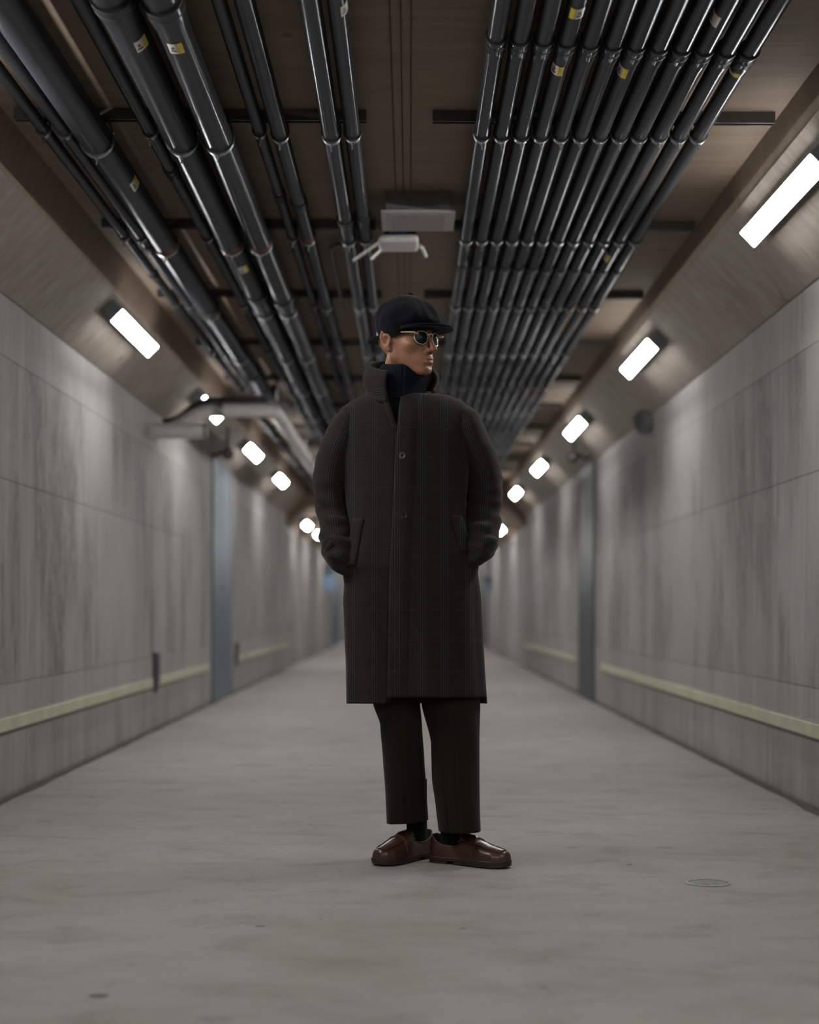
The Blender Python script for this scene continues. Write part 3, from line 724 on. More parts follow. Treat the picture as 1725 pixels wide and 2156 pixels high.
def body_sdf(X, Y, Z):
    f, s, z = tohead(X, Y, Z)
    d = head_sdf(f, s, z)
    c = lambda a, b_, r0, r1: cap(X, Y, Z, J[a] if isinstance(a, str) else a, J[b_] if isinstance(b_, str) else b_, r0, r1)
    d = smin(d, c('neck0', 'neck1', .055, .060), .02)
    t_ = ell(X, Y, Z, J['chest'], (.165, .105, .20)); t_ = smin(t_, ell(X, Y, Z, J['belly'], (.145, .10, .20)), .05)
    t_ = smin(t_, ell(X, Y, Z, J['pelvis'], (.155, .11, .12)), .05); t_ = smin(t_, c('shl', 'shr', .048, .048), .05)
    d = smin(d, t_, .035)
    for sd in ('l', 'r'):
        d = smin(d, c('sh'+sd, 'el'+sd, .042, .034), .02); d = smin(d, c('el'+sd, 'wr'+sd, .037, .026), .01)
        w_ = J['wr'+sd]; sg = 1 if sd == 'l' else -1; hd = w_+np.array([sg*.04, .0, -.06])
        d = smin(d, c('wr'+sd, hd, .026, .032), .01)
        for k in range(4):
            b0 = hd+np.array([sg*.008, -.026+.017*k, -.012]); L = (.038, .044, .041, .032)[k]
            b1 = b0+np.array([sg*.012, -.004, -L]); b2 = b1+np.array([-sg*.004, .006, -L*.7])
            d = smin(d, cap(X, Y, Z, b0, b1, .0095, .0085), .004); d = smin(d, cap(X, Y, Z, b1, b2, .0085, .007), .003)
        b0 = w_+np.array([sg*.02, -.03, -.025]); b1 = b0+np.array([sg*.012, -.03, -.035]); b2 = b1+np.array([sg*.008, -.004, -.026])
        d = smin(d, cap(X, Y, Z, b0, b1, .012, .0105), .006); d = smin(d, cap(X, Y, Z, b1, b2, .0105, .0085), .003)
        a_ = J['an'+sd]; tv = np.array([-.08, -.105, -.055]) if sd == 'l' else np.array([.12, -.08, -.055])
        d = smin(d, cap(X, Y, Z, a_+np.array([0, 0, -.045]), a_+tv, .020, .015), .01)
        d = smin(d, c('hp'+sd, 'kn'+sd, .072, .05), .03); d = smin(d, c('kn'+sd, 'an'+sd, .048, .025), .02)
    return d
def ax(segs):
    out = [segs[0][0]]
    for a, b_, h in segs: n = max(1, int(round((b_-a)/h))); out += list(np.linspace(a, b_, n+1)[1:])
    return np.array(out)
hx, hy = HO[0], HO[1]
xs = ax([(-.34, hx-.135, .010), (hx-.135, hx+.135, .0026), (hx+.135, .36, .010)])
ys = ax([(5.26, hy-.135, .010), (hy-.135, hy+.135, .0026), (hy+.135, 5.74, .010)])
zs = ax([(.02, HO[2]-.16, .009), (HO[2]-.16, HO[2]+.13, .0026)])
vs, fs = surface_nets(body_sdf, xs, ys, zs)
person = npmesh('person', vs, fs, M['skin'], None, True, 1)
pc = Vector((.06, PD0+.03, 0)); person.data.transform(Matrix.Translation(-pc)); person.location = pc
tag(person, 'person in navy cap, sunglasses and long dark plaid coat, hands in its pockets', 'person')
# lips tinted by a second material slot, faces chosen in the head's own frame
person.data.materials.append(M['lip']); person.data.materials.append(M['brow'])
for p in person.data.polygons:
    q = p.center+pc
    if q.z < HO[2]-.12: continue
    f, s, z = tohead(q.x, q.y, q.z)
    if f > .086 and abs(s) < .023 and -.083 < z < -.059: 
        lim = .0055*(1-(abs(s)/.024)**2)
        if -.0715-lim*1.7 < z < -.067+lim: p.material_index = 1
    if z > .030 and f < .08 and not (abs(s) > .078): p.material_index = 2
    if f > .07 and .017 < z < .026 and .012 < abs(s) < .052: p.material_index = 2
EMP = []
def pbuild(mb, name, m, parent=person, smooth=True):
    o = mb.build(name, m, None, smooth)
    par = parent; o.parent = par
    wm = Vector((0, 0, 0)); q = par
    while q is not None: wm += q.location; q = q.parent
    o.data.transform(Matrix.Translation(-wm)); return o

# ---------------- cap
def cap_pt(th, k, prof_b, prof_f, seam=0):
    """th measured from the face direction"""
    c_ = (1+math.cos(th))/2; wgt = c_**1.3
    rb, zb_ = prof_b[k]; rf, zf = prof_f[k]; r = rb*(1-wgt)+rf*wgt; z = zb_*(1-wgt)+zf*wgt
    return r, z
PBk = [(.094, -.012), (.101, .004), (.112, .022), (.1155, .045), (.116, .066), (.111, .085), (.102, .100), (.090, .116), (.075, .129), (.058, .139), (.040, .145), (.020, .148), (.004, .149)]
PFr = [(.080, .026), (.088, .032), (.103, .036), (.1145, .044), (.117, .054), (.110, .066), (.098, .082), (.084, .096), (.068, .110), (.050, .124), (.034, .134), (.017, .142), (.004, .146)]
NT_ = 96; rows = []; CF = .0175
for k in range(len(PBk)):
    row = []
    for j in range(NT_):
        th = 2*PI*j/NT_; r, z = cap_pt(th, k, PBk, PFr)
        puff = math.sin(PI*min(1, k/10)) 
        pl = abs(math.cos(4*th+.3)); r *= 1-.030*puff*(1-pl)**3+.006*puff
        nz = mnoise.noise(Vector((math.cos(th)*2.1, math.sin(th)*2.6, z*22)))*.009*puff
        dr = (mnoise.noise(Vector((th*1.2 if th < PI else (2*PI-th)*1.2, k*.45, 3.3)))*.004)*puff
        ov = 1.0 if k > 1 else 1.0
        f = CF+(r+nz+dr)*math.cos(th)*(1.0 if k > 2 else 1.04); s = (r+nz+dr)*math.sin(th)*(.985 if k > 2 else .90)
        row.append(H(f, s, z+nz*.6))
    rows.append(row)
b = MB(); b.grid(rows, True, None, False, True); capo = pbuild(b, 'cap', M['cap'])
capo.modifiers.new('sub', 'SUBSURF').render_levels = 1; capo.modifiers['sub'].levels = 1
b = MB(); b.lathe([(.001, .1530), (.007, .1525), (.009, .149), (.008, .145)], 14, Matrix.Translation(H(CF-.003, 0, 0))); pbuild(b, 'top_button', M['cap'], capo)
def brim(f0, ext, half, z0, droop, name, thick, s_scale):
    b = MB(); rows = []; n = 26
    for i in range(n+1):
        a = -half+2*half*i/n; cosw = max(0, math.cos(a/half*PI/2))**.75
        r0 = .088; r1 = r0+ext*cosw
        prof = []
        for t_ in (0, .35, .7, 1):
            r = r0+(r1-r0)*t_; curve = .030*(1-math.cos(a))*1.0
            prof.append((r, z0-droop*t_*t_*cosw-curve*(.34 if f0 > 0 else .3)))
        sgn = 1 if f0 > 0 else -1
        top = [H(CF+sgn*r*math.cos(a), r*math.sin(a)*s_scale, z+thick/2) for r, z in prof]
        tip = [H(CF+sgn*(prof[-1][0]+thick*.45)*math.cos(a), (prof[-1][0]+thick*.4)*math.sin(a)*s_scale, prof[-1][1])]
        bot = [H(CF+sgn*r*math.cos(a), r*math.sin(a)*s_scale, z-thick/2) for r, z in reversed(prof)]
        rows.append(top+tip+bot)
    b.grid(rows, False); return pbuild(b, name, M['cap'], capo)
brim(1, .066, math.radians(74), .036, .004, 'front_brim', .008, .92)
brim(-1, .078, math.radians(56), .014, .002, 'rear_brim', .011, .92)

# ---------------- sunglasses
sg = bpy.data.objects.new('sunglasses', None); C.objects.link(sg); sg.parent = person
def lens_outline(c_, n=28, rx=.0215, rz=.0195, sgn=1):
    pts = []
    for k in range(n):
        a = 2*PI*k/n; ca, sa = math.cos(a), math.sin(a)
        x = abs(ca)**.86*math.copysign(1, ca)*rx*(1+.07*sa); z = abs(sa)**.9*math.copysign(1, sa)*rz*(1.0 if sa > 0 else 1.08)
        s = c_+sgn*x; f = .1015-.0045*(abs(s)/.035)**2*1.6
        pts.append((f, s, z-.001))
    return pts
for sgn in (-1, 1):
    pts = lens_outline(sgn*.0325, sgn=sgn)
    b = MB(); n = len(pts)
    fr = [H(f+.0012, s, z) for f, s, z in pts]; bk = [H(f-.0012, s, z) for f, s, z in pts]
    b.add(fr+bk+[H(.1008, sgn*.0325, -.001), H(.098, sgn*.0325, -.001)], [(i, (i+1) % n, 2*n) for i in range(n)]+[(n+i, n+(i+1) % n, 2*n+1) for i in range(n)]+[(i, (i+1) % n, n+(i+1) % n, n+i) for i in range(n)])
    pbuild(b, 'lens', M['lens'], sg, False)
    b = MB(); ring = [H(f, s, z) for f, s, z in pts]; ring += ring[:2]; b.tube(ring, .0019, 8, False); pbuild(b, 'rim', M['frame'], sg)
    b = MB(); b.tube([H(.098, sgn*.0535, .008), H(.094, sgn*.066, .012), H(.086, sgn*.0715, .0125)], [.003, .0036, .0032], 8); pbuild(b, 'end_piece', M['frame'], sg)
    b = MB(); b.tube([H(.088, sgn*.0715, .0125), H(.04, sgn*.0765, .017), H(-.004, sgn*.0800, .0225), H(-.02, sgn*.0805, .016)], [.0026, .0020, .0022, .002], 8); pbuild(b, 'temple_arm', M['frame'], sg)
    b = MB(); q = H(.1005, sgn*.0545, .009); b.tube([q, q+Vector((.001, -.003, .0))], .0014, 8); pbuild(b, 'rivet', M['steel'], sg)
b = MB(); b.tube([H(.1005, -.0125, .006), H(.106, -.006, .0105), H(.107, 0, .011), H(.106, .006, .0105), H(.1005, .0125, .006)], .0021, 8); pbuild(b, 'bridge', M['frame'], sg)
for sgn in (-1, 1):
    b = MB(); b.tube([H(.1005, sgn*.0125, -.002), H(.095, sgn*.0105, -.006)], .002, 6); pbuild(b, 'nose_pad', M['frame'], sg)

# ---------------- ring loft helper: rings given in photograph rows, real depth and real thickness
def interp(tab, y):
    if y <= tab[0][0]: return tab[0][1:]
    for a, c_ in zip(tab, tab[1:]):
        if y <= c_[0]:
            t_ = (y-a[0])/(c_[0]-a[0]); t_ = t_*t_*(3-2*t_)*.35+t_*.65; return tuple(p+(q-p)*t_ for p, q in zip(a[1:], c_[1:]))
    return tab[-1][1:]
def sup(phi, a, b_, n=2.3):
    s, c_ = math.sin(phi), math.cos(phi)
    return a*math.copysign(abs(s)**(2/n), s), -b_*math.copysign(abs(c_)**(2/n), c_)
# roll-neck sweater
b = MB(); rows = []; uvs = []
for i in range(13):
    t_ = i/12; rows.append([]); uvs.append([])
    for k in range(65):
        a = 2*PI*k/64; x, y = sup(a, 1, 1, 2)
        py = 775+11*t_*0; rr = .0745+.008*math.sin(PI*min(1, t_*1.5))-.000*t_+.012*max(0, t_-.6); rr *= (1+.02*math.sin(5*a+2))
        top = 768+ (13 if True else 0)*(.5+.5*math.sin(a-.6))
        zz = W(0, top, PD0)[2]*(1-t_)+W(0, 842, PD0)[2]*t_
        wob = .003*math.sin(3*a+t_*7)
        cx = W(850-2*t_, 0, PD0)[0]
        if t_ < .08: rr -= .004
        rows[-1].append((cx+x*rr, PD0+.015+y*(rr*1.02), zz+wob*(1-t_))); uvs[-1].append((a*.08, t_*.1))
b.grid(rows, False, uvs); neck = pbuild(b, 'roll_neck_sweater', M['knit']); md = neck.modifiers.new('thick', 'SOLIDIFY'); md.thickness = .005; md.offset = -1
# ---------------- coat body
# row, left edge px, right edge px, depth half, centre depth offset
CT = [(826, 792, 900, .062, .03), (832, 764, 945, .080, .03), (846, 736, 976, .095, .03), (862, 716, 994, .108, .03), (876, 711, 998, .117, .03),
      (892, 704, 1003, .124, .03), (915, 708, 1000, .130, .03), (960, 712, 992, .134, .028), (1010, 722, 986, .137, .025), (1060, 728, 981, .139, .022),
      (1095, 733, 981, .141, .02), (1130, 728, 990, .144, .02), (1165, 716, 1002, .147, .02), (1190, 704, 1008, .149, .02), (1206, 722, 1006, .150, .02), (1230, 724, 1009, .151, .022), (1262, 722, 1013, .153, .025),
      (1330, 724, 1016, .156, .03), (1400, 727, 1020, .158, .03), (1478, 728, 1025, .160, .03)]
def fold(phi, t_, x):
    n = mnoise.noise(Vector((math.sin(phi)*2.4, math.cos(phi)*2.4, t_*1.7)))
    v = math.sin(phi*9+1.3+1.2*math.sin(t_*5))*.0035*max(0, t_-.35)/.65+math.sin(phi*5+.4)*.006*max(0, t_-.3)
    drape = .0045*n+.003*mnoise.noise(Vector((x*14, t_*3.1, 5)))
    return v+drape
COATROWS = [826+ (1478-826)*i/110 for i in range(111)]
def coat_pt(py, phi, off=0.0, hem=0.0):
    l, r_, hd, dc = interp(CT, py); d = PD0+dc
    xl, xr = (l-862)*d/F, (r_-862)*d/F; cx, a = (xl+xr)/2, (xr-xl)/2
    t_ = (py-826)/652
    x, y = sup(phi, a+off, hd+off, 2.25 if py > 900 else 2.1)
    fo = fold(phi, t_, x)*(min(1, max(0, (py-840)/60))); L = math.hypot(x, y)+1e-6
    edge = abs(x)/(a+1e-6); k = 1-max(0, edge-.9)*8 if edge > .9 else 1
    x += x/L*fo*max(0, k); y += y/L*fo*1.3
    # pocket drag creases
    z = CAMZ+(1285-py)*d/F+hem
    # parallax: front surface nearer than the centre plane
    sc_ = (d+y)/d
    return Vector((cx*1.0+x, d+y, CAMZ+(z-CAMZ)*(1+(sc_-1)*.9)))
def vedge(py):      # placket edge (image px) at this row
    tab = [(826, 845), (850, 843), (880, 839), (960, 833), (1085, 828), (1200, 822), (1478, 817)]
    return interp(tab, py)[0]
def ledge(py):      # under-panel edge: V opening above row 905
    return 813+(836-813)*(py-832)/73 if py < 905 else vedge(py)+14
def phi_at(py, px, off=0):
    lo, hi = -1.4, 1.4
    for _ in range(26):
        m = (lo+hi)/2; q = coat_pt(py, m, off); x_ = q.x/q.y*F+862
        if x_ < px: lo = m
        else: hi = m
    return (lo+hi)/2
# chest part of the sweater filling the coat opening
b = MB(); rows = []; uvs = []
for i in range(12):
    py = 815+110*i/11; rows.append([]); uvs.append([])
    for k in range(25):
        px = 796+72*k/24; rows[-1].append(coat_pt(max(py, 828), phi_at(max(py, 828), px, -.012), -.012)+Vector((0, (.02 if py < 828 else 0), max(0, 828-py)*.0015))); uvs[-1].append((px/656, py/656))
b.grid(rows, False, uvs); q = pbuild(b, 'sweater_chest', M['knit'], neck); md = q.modifiers.new('thick', 'SOLIDIFY'); md.thickness = .004; md.offset = 1

NS = 150; rows = []; uvs = []
for py in COATROWS:
    p0 = phi_at(py, vedge(py), .007); p1 = phi_at(py, ledge(py), 0)-0+2*PI; row = []; uv = []; acc = 0; prev = None
    for k in range(NS+1):
        t_ = k/NS; phi = p0+(p1-p0)*t_
        off = .007*max(0, 1-t_*7)
        hem = 0
        if py >= 1477: hem = 0
        q = coat_pt(py, phi, off)
        # the hem dips a little on the image-left front
        u_ = (py-826)/652
        if u_ > .3:
            xs_ = q.x/q.y*F+862; q.z += (.015 if xs_ > 817 and q.y < PD0 else -.005)*((u_-.3)/.7)
        row.append(q)
        uu = q.x if q.y < PD0 else (2*.232-q.x if q.x > .04 else -2*.232-q.x)
        uv.append((uu+.0, q.z*1.0+.12*(t_-.5)*0))
    rows.append(row); uvs.append(uv)
b = MB(); b.grid(rows, False, uvs)
coat = pbuild(b, 'coat', M['coat']); md = coat.modifiers.new('thick', 'SOLIDIFY'); md.thickness = .005; md.offset = -1
# placket: a raised fly strip with a stitched fold, over the left front
rows = []; uvs = []
for py in COATROWS:
    row = []; uv = []
    l0 = vedge(py)-1.0; wpx = 44
    for k in range(9):
        px = l0+wpx*k/8; off = .0100 if k < 6 else .0100-(k-5)*.0032
        if k == 0: off = .0085
        q = coat_pt(py, phi_at(py, px, off), off); u_ = (py-826)/652
        if u_ > .3: q.z += .015*((u_-.3)/.7)
        row.append(q); uv.append((q.x, q.z))
    rows.append(row); uvs.append(uv)
b = MB(); b.grid(rows, False, uvs); pk = pbuild(b, 'front_placket', M['coat'], coat); md = pk.modifiers.new('thick', 'SOLIDIFY'); md.thickness = .004; md.offset = -1
# facing edge of the under panel (left side of the V)
rows = []; uvs = []
for i in range(14):
    py = 830+76*i/13; row = []; uv = []
    for k in range(4):
        px = ledge(py)-11+12*k/3; off = .006 if k < 3 else .003
        q = coat_pt(py, phi_at(py, px, off), off); row.append(q); uv.append((q.x, q.z))
    rows.append(row); uvs.append(uv)
b = MB(); b.grid(rows, False, uvs); q = pbuild(b, 'front_facing', M['coat'], coat); md = q.modifiers.new('thick', 'SOLIDIFY'); md.thickness = .004; md.offset = -1
# buttons
for (px, py, m) in ((847, 960, M['metalbtn']), (851, 1086, M['horn'])):
    phi = phi_at(py, px, .012); q = coat_pt(py, phi, .0125)
    mt = Matrix.Translation(q) @ Matrix.Rotation(PI/2-.0, 4, 'X')
    b = MB(); b.lathe([(.0005, .0012), (.0045, .0012), (.0062, .0030), (.0092, .0036), (.0104, .0022), (.0104, .0), (.0005, 0)], 24, mt); bt = pbuild(b, 'button', m, coat)
    b = MB(); b.box(-.0022, .0022, -.0005, .0005, .0, .0022, mt @ Matrix.Rotation(.7, 4, 'Z')); b.box(-.0022, .0022, -.0005, .0005, .0, .0022, mt @ Matrix.Rotation(-.87, 4, 'Z')); pbuild(b, 'thread', M['black'], bt, False)
# pocket welts
for (p, sd) in ((((742, 1092), (735, 1130), (727, 1175), (722, 1200)), -1), (((972, 1085), (981, 1110), (990, 1140), (998, 1172)), 1)):
    rows = []; uvs = []
    for (px, py) in [((p[i][0]*(1-t_)+p[i+1][0]*t_), (p[i][1]*(1-t_)+p[i+1][1]*t_)) for i in range(3) for t_ in (0, .33, .66)]:
        row = []; uv = []
        for k in range(5):
            xx = px-sd*(2+22*k/4); off = (.0030, .0034, .0030, .0025, .0008)[k]
            q = coat_pt(py, phi_at(py, min(max(xx, 700), 1010), off), off); row.append(q); uv.append((q.x+.02, q.z*1.0))
        rows.append(row); uvs.append(uv)
    b = MB(); b.grid(rows, False, uvs); q = pbuild(b, 'pocket_welt', M['coat'], coat); md = q.modifiers.new('thick', 'SOLIDIFY'); md.thickness = .004; md.offset = -1

# ---------------- sleeves
def sleeve(path, side):
    """path: (px, py, depth offset, half width px, half depth m)"""
    n = len(path); dense = []
    for i in range(n-1):
        for k in range(10):
            t_ = k/10; p0 = path[max(0, i-1)]; p1 = path[i]; p2 = path[i+1]; p3 = path[min(n-1, i+2)]
            dense.append(tuple(.5*((2*b_)+(-a+c_)*t_+(2*a-5*b_+4*c_-d_)*t_*t_+(-a+3*b_-3*c_+d_)*t_**3) for a, b_, c_, d_ in zip(p0, p1, p2, p3)))
    dense.append(path[-1]); rows = []; uvs = []; acc = 0; prev = None
    cen = [W(p[0], p[1], PD0+p[2]) for p in dense]
    for i, p in enumerate(dense):
        c_ = cen[i]; tg = (cen[min(i+1, len(cen)-1)]-cen[max(i-1, 0)]).normalized()
        fw = Vector((0, -1, 0)); fw = (fw-tg*fw.dot(tg)).normalized(); sd = tg.cross(fw).normalized()
        if prev is not None: acc += (c_-prev).length
        prev = c_
        a = p[3]*(PD0+p[2])/F; bb = p[4]; row = []; uv = []
        t_ = i/len(dense); wr = math.exp(-((t_-.62)/.24)**2)
        for k in range(49):
            an = 2*PI*k/48; x = math.cos(an); y = math.sin(an)
            q = c_+sd*x*a+fw*y*bb
            wn = mnoise.noise(Vector((q.x*16, q.y*10, q.z*34+side*3)))
            dg = math.sin(q.z*105+x*2.2*side+1.5*mnoise.noise(q*18)+side)
            amp = .0022+.0052*wr
            dsp = wn*amp*1.3+dg*wr*.0045*(.35+.65*abs(y))
            fade = min(1, i/6)
            q += (sd*x+fw*y)*dsp*fade
            row.append(q); uv.append((.02+an*.058, acc+.3))
        rows.append(row); uvs.append(uv)
    b = MB(); b.grid(rows, False, uvs, False, False); o = pbuild(b, 'sleeve', M['coat'], coat)
    md = o.modifiers.new('thick', 'SOLIDIFY'); md.thickness = .004; md.offset = -1
    return o
SL = [(762, 880, .02, 12, .045), (738, 890, .025, 33, .078), (722, 922, .03, 38, .088), (702, 980, .04, 39, .084), (696, 1030, .05, 37.5, .078), (700, 1075, .045, 35, .072), (706, 1110, .02, 35, .066), (709, 1140, -.015, 36, .060), (713, 1164, -.04, 35, .055), (722, 1184, -.045, 26, .046), (745, 1204, -.025, 15, .032), (765, 1212, .0, 8, .02)]
SR = [(950, 876, .02, 12, .045), (974, 885, .025, 34, .078), (988, 922, .03, 38, .088), (1013, 980, .045, 39, .084), (1020, 1030, .055, 38, .078), (1017, 1075, .045, 37, .072), (1016, 1110, .02, 38, .068), (1012, 1140, -.015, 36, .062), (1009, 1158, -.04, 34, .055), (1002, 1172, -.045, 23, .046), (985, 1182, -.025, 14, .032), (965, 1186, .0, 8, .02)]
s1 = sleeve(SL, -1); s2 = sleeve(SR, 1)
# sleeve cuff tabs
def tab(pts, wd, name, par):
    rows = []; uvs = []
    for i, (px, py, dy) in enumerate(pts):
        a = W(px, py, PD0+dy); row = []; uv = []
        nx = pts[min(i+1, len(pts)-1)]; pv = pts[max(i-1, 0)]; tg = Vector((nx[0]-pv[0], 0, -(nx[1]-pv[1]))).normalized(); nr = Vector((-tg.z, 0, tg.x))
        for k in (-1, -.33, .33, 1): q = a+nr*wd*k+Vector((0, .006*abs(k), 0)); row.append(q); uv.append((q.z*1.2+k*.01, q.x))
        rows.append(row); uvs.append(uv)
    b = MB(); b.grid(rows, False, uvs); o = pbuild(b, name, M['coat'], par); md = o.modifiers.new('thick', 'SOLIDIFY'); md.thickness = .004; md.offset = 0; return o
tab([(1003, 1107, -.052), (1009, 1119, -.062), (1016, 1133, -.070), (1023, 1147, -.074), (1029, 1160, -.068), (1032, 1171, -.052)], .0125, 'cuff_tab', s2)
tab([(708, 1130, -.078), (702, 1138, -.084), (696, 1147, -.087), (690, 1156, -.083), (686, 1164, -.072)], .0100, 'cuff_tab', s1)

# ---------------- collar, standing
def collar(phi0, phi1, name, tilt=0):
    rows = []; uvs = []
    NB = 10
    for i in range(61):
        phi = phi0+(phi1-phi0)*i/60
        row = []; uv = []
        back = (1-math.cos(phi))/2
        side = math.sin(phi)
        topy = 757+ (8 if side > 0 else 2)+ 22*(math.cos(phi)*.5+.5)**1.5*(1.0 if side < 0 else 1.0)
        boty = 838+14*(math.cos(phi)*.5+.5)*(1 if side < 0 else -.3) - 16*back
        for k in range(NB+1):
            t_ = k/NB; ry = boty+(topy-boty)*t_
            r = .099+.022*math.sin(PI*min(1, t_*.9)) + (.010 if t_ < .15 else .0) - .014*max(0, t_-.7)
            cx = W(844, 0, PD0)[0]
            r += .003*math.sin(4*phi+t_*3)
            q = Vector((cx+r*math.sin(phi)*1.0, PD0+.028-r*1.02*math.cos(phi), 0)); q.z = CAMZ+(1285-ry)*PD0/F
            q.z = CAMZ+(q.z-CAMZ)*(1+((q.y-PD0)/PD0))
            row.append(q); uv.append((q.z*1.0, phi*.1))
        rows.append(row); uvs.append(uv)
    b = MB(); b.grid(rows, False, uvs); o = pbuild(b, name, M['coat'], coat); md = o.modifiers.new('thick', 'SOLIDIFY'); md.thickness = .0055; md.offset = -1
    o.data.materials.append(M['lining']); md.material_offset = 0
    return o
collar(math.radians(70), math.radians(360-24), 'collar')

# ---------------- trousers
def leg(tab, hemf, name):
    rows = []; uvs = []; N = 60; y0_, y1_ = tab[0][0], tab[-1][0]
    for i in range(N+1):
        py = y0_+(y1_-y0_)*i/N; l, r_, dc, hd = interp(tab, py); d = PD0+dc; row = []; uv = []
        cx = ((l+r_)/2-862)*d/F; a = (r_-l)/2*d/F; t_ = i/N
        for k in range(57):
            phi = 2*PI*k/56; x, y = sup(phi, a, hd, 2.35)
            n = mnoise.noise(Vector((x*18, t_*3.2, y*12+hd*20)))*.004+math.sin(phi*3+1+4*t_)*.0022
            crease = .006*math.exp(-((math.sin(phi/2))*9)**2)
            L = math.hypot(x, y); ed = 1 if abs(x) < a*.9 else .25
            x += x/L*n*ed; y += y/L*n-crease
            z = CAMZ+(1285-py)*d/F
            if t_ > .9: z += hemf(x/a, y/hd)*(t_-.9)*10
            row.append((cx+x, d+y, z)); uv.append((x, z))
        rows.append(row); uvs.append(uv)
    b = MB(); b.grid(rows, False, uvs); return b, rows
TLt = [(1380, 770, 884, .02, .095), (1482, 785, 884, .02, .092), (1525, 800, 888, .02, .088), (1600, 806, 893, .035, .084), (1670, 811, 898, .06, .082), (1728, 814, 902, .085, .080)]
TRt = [(1380, 884, 1014, .03, .095), (1482, 887, 1011, .02, .094), (1562, 907, 1009, .01, .090), (1640, 909, 1009, -.005, .086), (1700, 917, 1010, -.015, .084), (1748, 923, 1012, -.02, .083)]
b1, _ = leg(TLt, lambda x, y: .006*x, 'l'); trs = pbuild(b1, 'trousers', M['trouser']); md = trs.modifiers.new('thick', 'SOLIDIFY'); md.thickness = .003; md.offset = -1
b2, rr = leg(TRt, lambda x, y: 0, 'r'); q = pbuild(b2, 'trouser_leg', M['trouser'], trs); md = q.modifiers.new('thick', 'SOLIDIFY'); md.thickness = .003; md.offset = -1
for (tabl, sgn, off_) in ((TRt, 1, .012), (TLt, -1, .0)):
    pts = []
    for i in range(24):
        py = 1482+(tabl[-1][0]-1486)*i/23*.16/.16 if False else 1482+(tabl[-1][0]-2-1482)*i/23
        l, r_, dc, hd = interp(tabl, py); d = PD0+dc; a = (r_-l)/2*d/F; cx = ((l+r_)/2-862)*d/F
        x, y = sup(-.55 if sgn > 0 else .9, a+.001, hd+.001, 2.35); pts.append(Vector((cx+x, d+y-.001, CAMZ+(1285-py)*d/F)))
    b = MB(); b.tube(pts, .0014, 6); pbuild(b, 'side_seam', M['trouser'], trs)

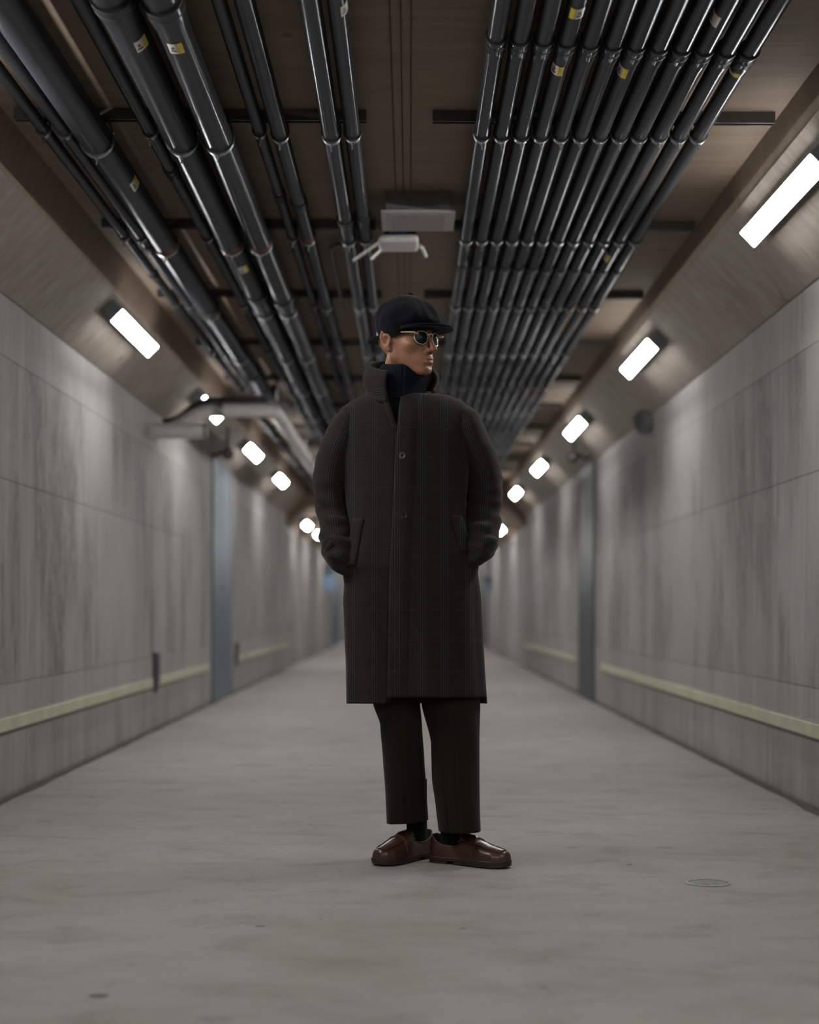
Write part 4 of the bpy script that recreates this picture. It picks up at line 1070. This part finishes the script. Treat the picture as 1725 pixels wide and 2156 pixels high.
# ---------------- socks and loafers
def shoe(heel, toe, name_l, flip):
    hl = Vector(heel); tl = Vector(toe); L = (tl-hl).length; u = (tl-hl).normalized(); s = Vector((-u.y, u.x, 0))*(1 if flip else -1)   # s = outer side
    def P(l, w_, z): return hl+u*l+s*w_+Vector((0, 0, z))
    def wdt(l):
        t_ = l/L
        if t_ < 0: t_ = 0
        base = interp([(0, .002), (.008, .016), (.03, .026), (.10, .0335), (.25, .035), (.42, .0375), (.60, .0445), (.72, .0475), (.84, .0445), (.93, .034), (.98, .022), (.995, .012), (1.0, .002)], t_)[0]
        return base
    def cen(l): t_ = l/L; return .006*math.sin(PI*min(1, t_))*-.6
    def hgt(l):
        return interp([(0, .066), (.06, .073), (.15, .067), (.30, .056), (.42, .062), (.47, .076), (.55, .070), (.66, .056), (.78, .044), (.90, .037), (.96, .034), (.985, .027), (1.0, .006)], l/L)[0]
    z0 = .020
    def S(l, phi, off=0):
        w_ = wdt(l)+off; h = hgt(l)+off
        n1 = .78 if l > .45*L else .62
        c_, s_ = math.cos(phi), math.sin(phi)
        bul = 1+.06*math.sin(min(PI, max(0, phi))*2)*0
        narrow = 1-.30*s_**2*(1 if l < .42*L else .25)
        return P(l, cen(l)+w_*math.copysign(abs(c_)**n1, c_)*narrow, z0+h*abs(s_)**(.62 if l > .6*L else .8))
    rows = []
    for i in range(61):
        l = L*(1-math.cos(PI*i/60))/2
        rows.append([S(l, PI*k/28) for k in range(29)])
    b = MB(); b.grid(rows, False, None, True, True)
    b.grid([[r_[0], r_[-1]] for r_ in rows])
    up = pbuild(b, 'loafer', M['leather'])
    # sole and heel
    def slab(l0, l1, z_a, z_b, ex, nm, m, arch=0):
        b = MB(); n = 40; out = []
        for i in range(n+1):
            l = l0+(l1-l0)*(1-math.cos(PI*i/n))/2; out.append((l, 1))
        lft = []; rgt = []
        for l, _ in out:
            w_ = wdt(max(0, min(L, l)))+ex
            lft.append((l, cen(l)+w_)); rgt.append((l, cen(l)-w_))
        loop = [(l0-ex*.8, 0.0)]+lft+([(l1+ex*.9, 0.0)])+rgt[::-1]
        def tz(l): return arch*max(0, (l/L-.8)/.2)**2
        N_ = len(loop); rws = [[P(l, w_, z_+tz(l)) for l, w_ in loop] for z_ in (z_a, z_a+.001, z_b-.001, z_b)]
        b.grid(rws, True, None, True, True); return pbuild(b, nm, m, up, False)
    slab(0.0, L, .0125, .0215, .0045, 'welt', M['sole'], .003)
    slab(0.0, L*.27, .0, .0127, .001, 'heel', M['sole'])
    slab(L*.36, L, .0035, .0125, .002, 'outsole', M['sole'], .004)
    b = MB(); b.tube([P(l, sg_*(wdt(l)+.0042)+cen(l), .0222) for sg_ in (1,) for l in [L*i/30 for i in range(31)]], .0012, 6); b.tube([P(l, -(wdt(l)+.0042)+cen(l), .0222) for l in [L*i/30 for i in range(31)]], .0012, 6); pbuild(b, 'welt_stitching', M['leather'], up)
    # apron seam
    ph = .86; pts = []
    for i in range(22): l = L*(.50+.40*i/21); pts.append(S(l, PI/2+(PI/2-ph)*1.0*(1-.25*i/21), .0012))
    e_l = L*.90
    mid = [S(e_l+L*.040*math.sin(PI*k/10), PI/2+(PI/2-ph)*.75*math.cos(PI*k/10), .0014) for k in range(1, 10)]
    pts2 = []
    for i in range(22): l = L*(.50+.40*i/21); pts2.append(S(l, PI/2-(PI/2-ph)*1.0*(1-.25*i/21), .0012))
    b = MB(); b.tube(pts+mid+pts2[::-1], .0021, 8); pbuild(b, 'apron_seam', M['leather'], up)
    # strap across the vamp
    rws = []
    for l, o_ in ((L*.475, .001), (L*.48, .0045), (L*.515, .0052), (L*.56, .0052), (L*.595, .0045), (L*.60, .001)):
        row = []
        for k in range(29):
            phi = PI*(.04+.92*k/28); slot = 0
            dl = -.012*L/.285*abs(math.cos(phi))*(1 if l > L*.53 else .2)
            row.append(S(l+dl*-1.0, phi, o_))
        rws.append(row)
    b = MB(); b.grid(rws); pbuild(b, 'saddle_strap', M['leather'], up)
    b = MB(); b.grid([[S(L*.545+.004*e, PI/2+.20*(k-4)/4, .0058) for k in range(9)] for e in (-1, 0, 1)]); pbuild(b, 'strap_slot', M['sole'], up)
    # tongue
    rws = []
    for i in range(8):
        t_ = i/7; l = L*(.50-.10*t_)
        rws.append([P(l-.012*math.cos((k-6)/6*1.2)*0, (k-6)/6*.027*(1-.25*t_**3), z0+hgt(L*.49)*(.93+.05*(1-abs((k-6)/6)**2.5)*1)+.016*t_*(1-.6*abs((k-6)/6)**2)-.012*abs((k-6)/6)**2) for k in range(13)])
    b = MB(); b.grid(rws); q = pbuild(b, 'tongue', M['leather'], up); md = q.modifiers.new('thick', 'SOLIDIFY'); md.thickness = .0035
    # top line binding round the opening
    lc, hw_ = L*.222, L*.205
    def half(l): return .98*math.sqrt(max(0, 1-((l-lc)/hw_)**2))**.8
    ls = [lc-hw_*math.cos(PI*k/24) for k in range(25)]
    pts = [S(l, PI/2+half(l), .0012) for l in ls]+[S(l, PI/2-half(l), .0012) for l in ls[::-1][1:]]
    b = MB(); b.tube(pts, .0023, 8); pbuild(b, 'topline_binding', M['stitch'], up)
    b = MB(); b.grid([[S(l, PI/2+half(l)*e/6, .0009) for e in range(-6, 7)] for l in ls]); pbuild(b, 'insole', M['lining'], up)
    return up, P, L
up1, P1, L1 = shoe((.070, 5.655, 0), (-.104, 5.430, 0), 'l', True)
up2, P2, L2 = shoe((.072, 5.545, 0), (.315, 5.385, 0), 'r', False)
for P_, L_, top in ((P1, L1, T(876, 1640, .10)), (P2, L2, T(960, 1650, -.005))):
    bt = P_(L_*.24, 0, .062); rows = []
    for i in range(14):
        t_ = i/13; c_ = bt*(1-t_)+Vector(tuple(top))*t_; a = .040-.002*t_
        ua = (P_(1, 0, 0)-P_(0, 0, 0)).normalized(); sa = (P_(0, 1, 0)-P_(0, 0, 0)).normalized()
        fwd = 0
        if t_ < .16: fwd = .022*(1-t_/.16)**1.5
        rows.append([c_+ua*(a*math.cos(2*PI*k/28)+.004+fwd*max(0, math.cos(2*PI*k/28)))+sa*(.0285+.009*t_)*math.sin(2*PI*k/28)+Vector((0, 0, .0015*math.sin(k*2+i))) for k in range(28)])
    b = MB(); b.grid(rows, True, None, True, True); pbuild(b, 'sock', M['sock'])
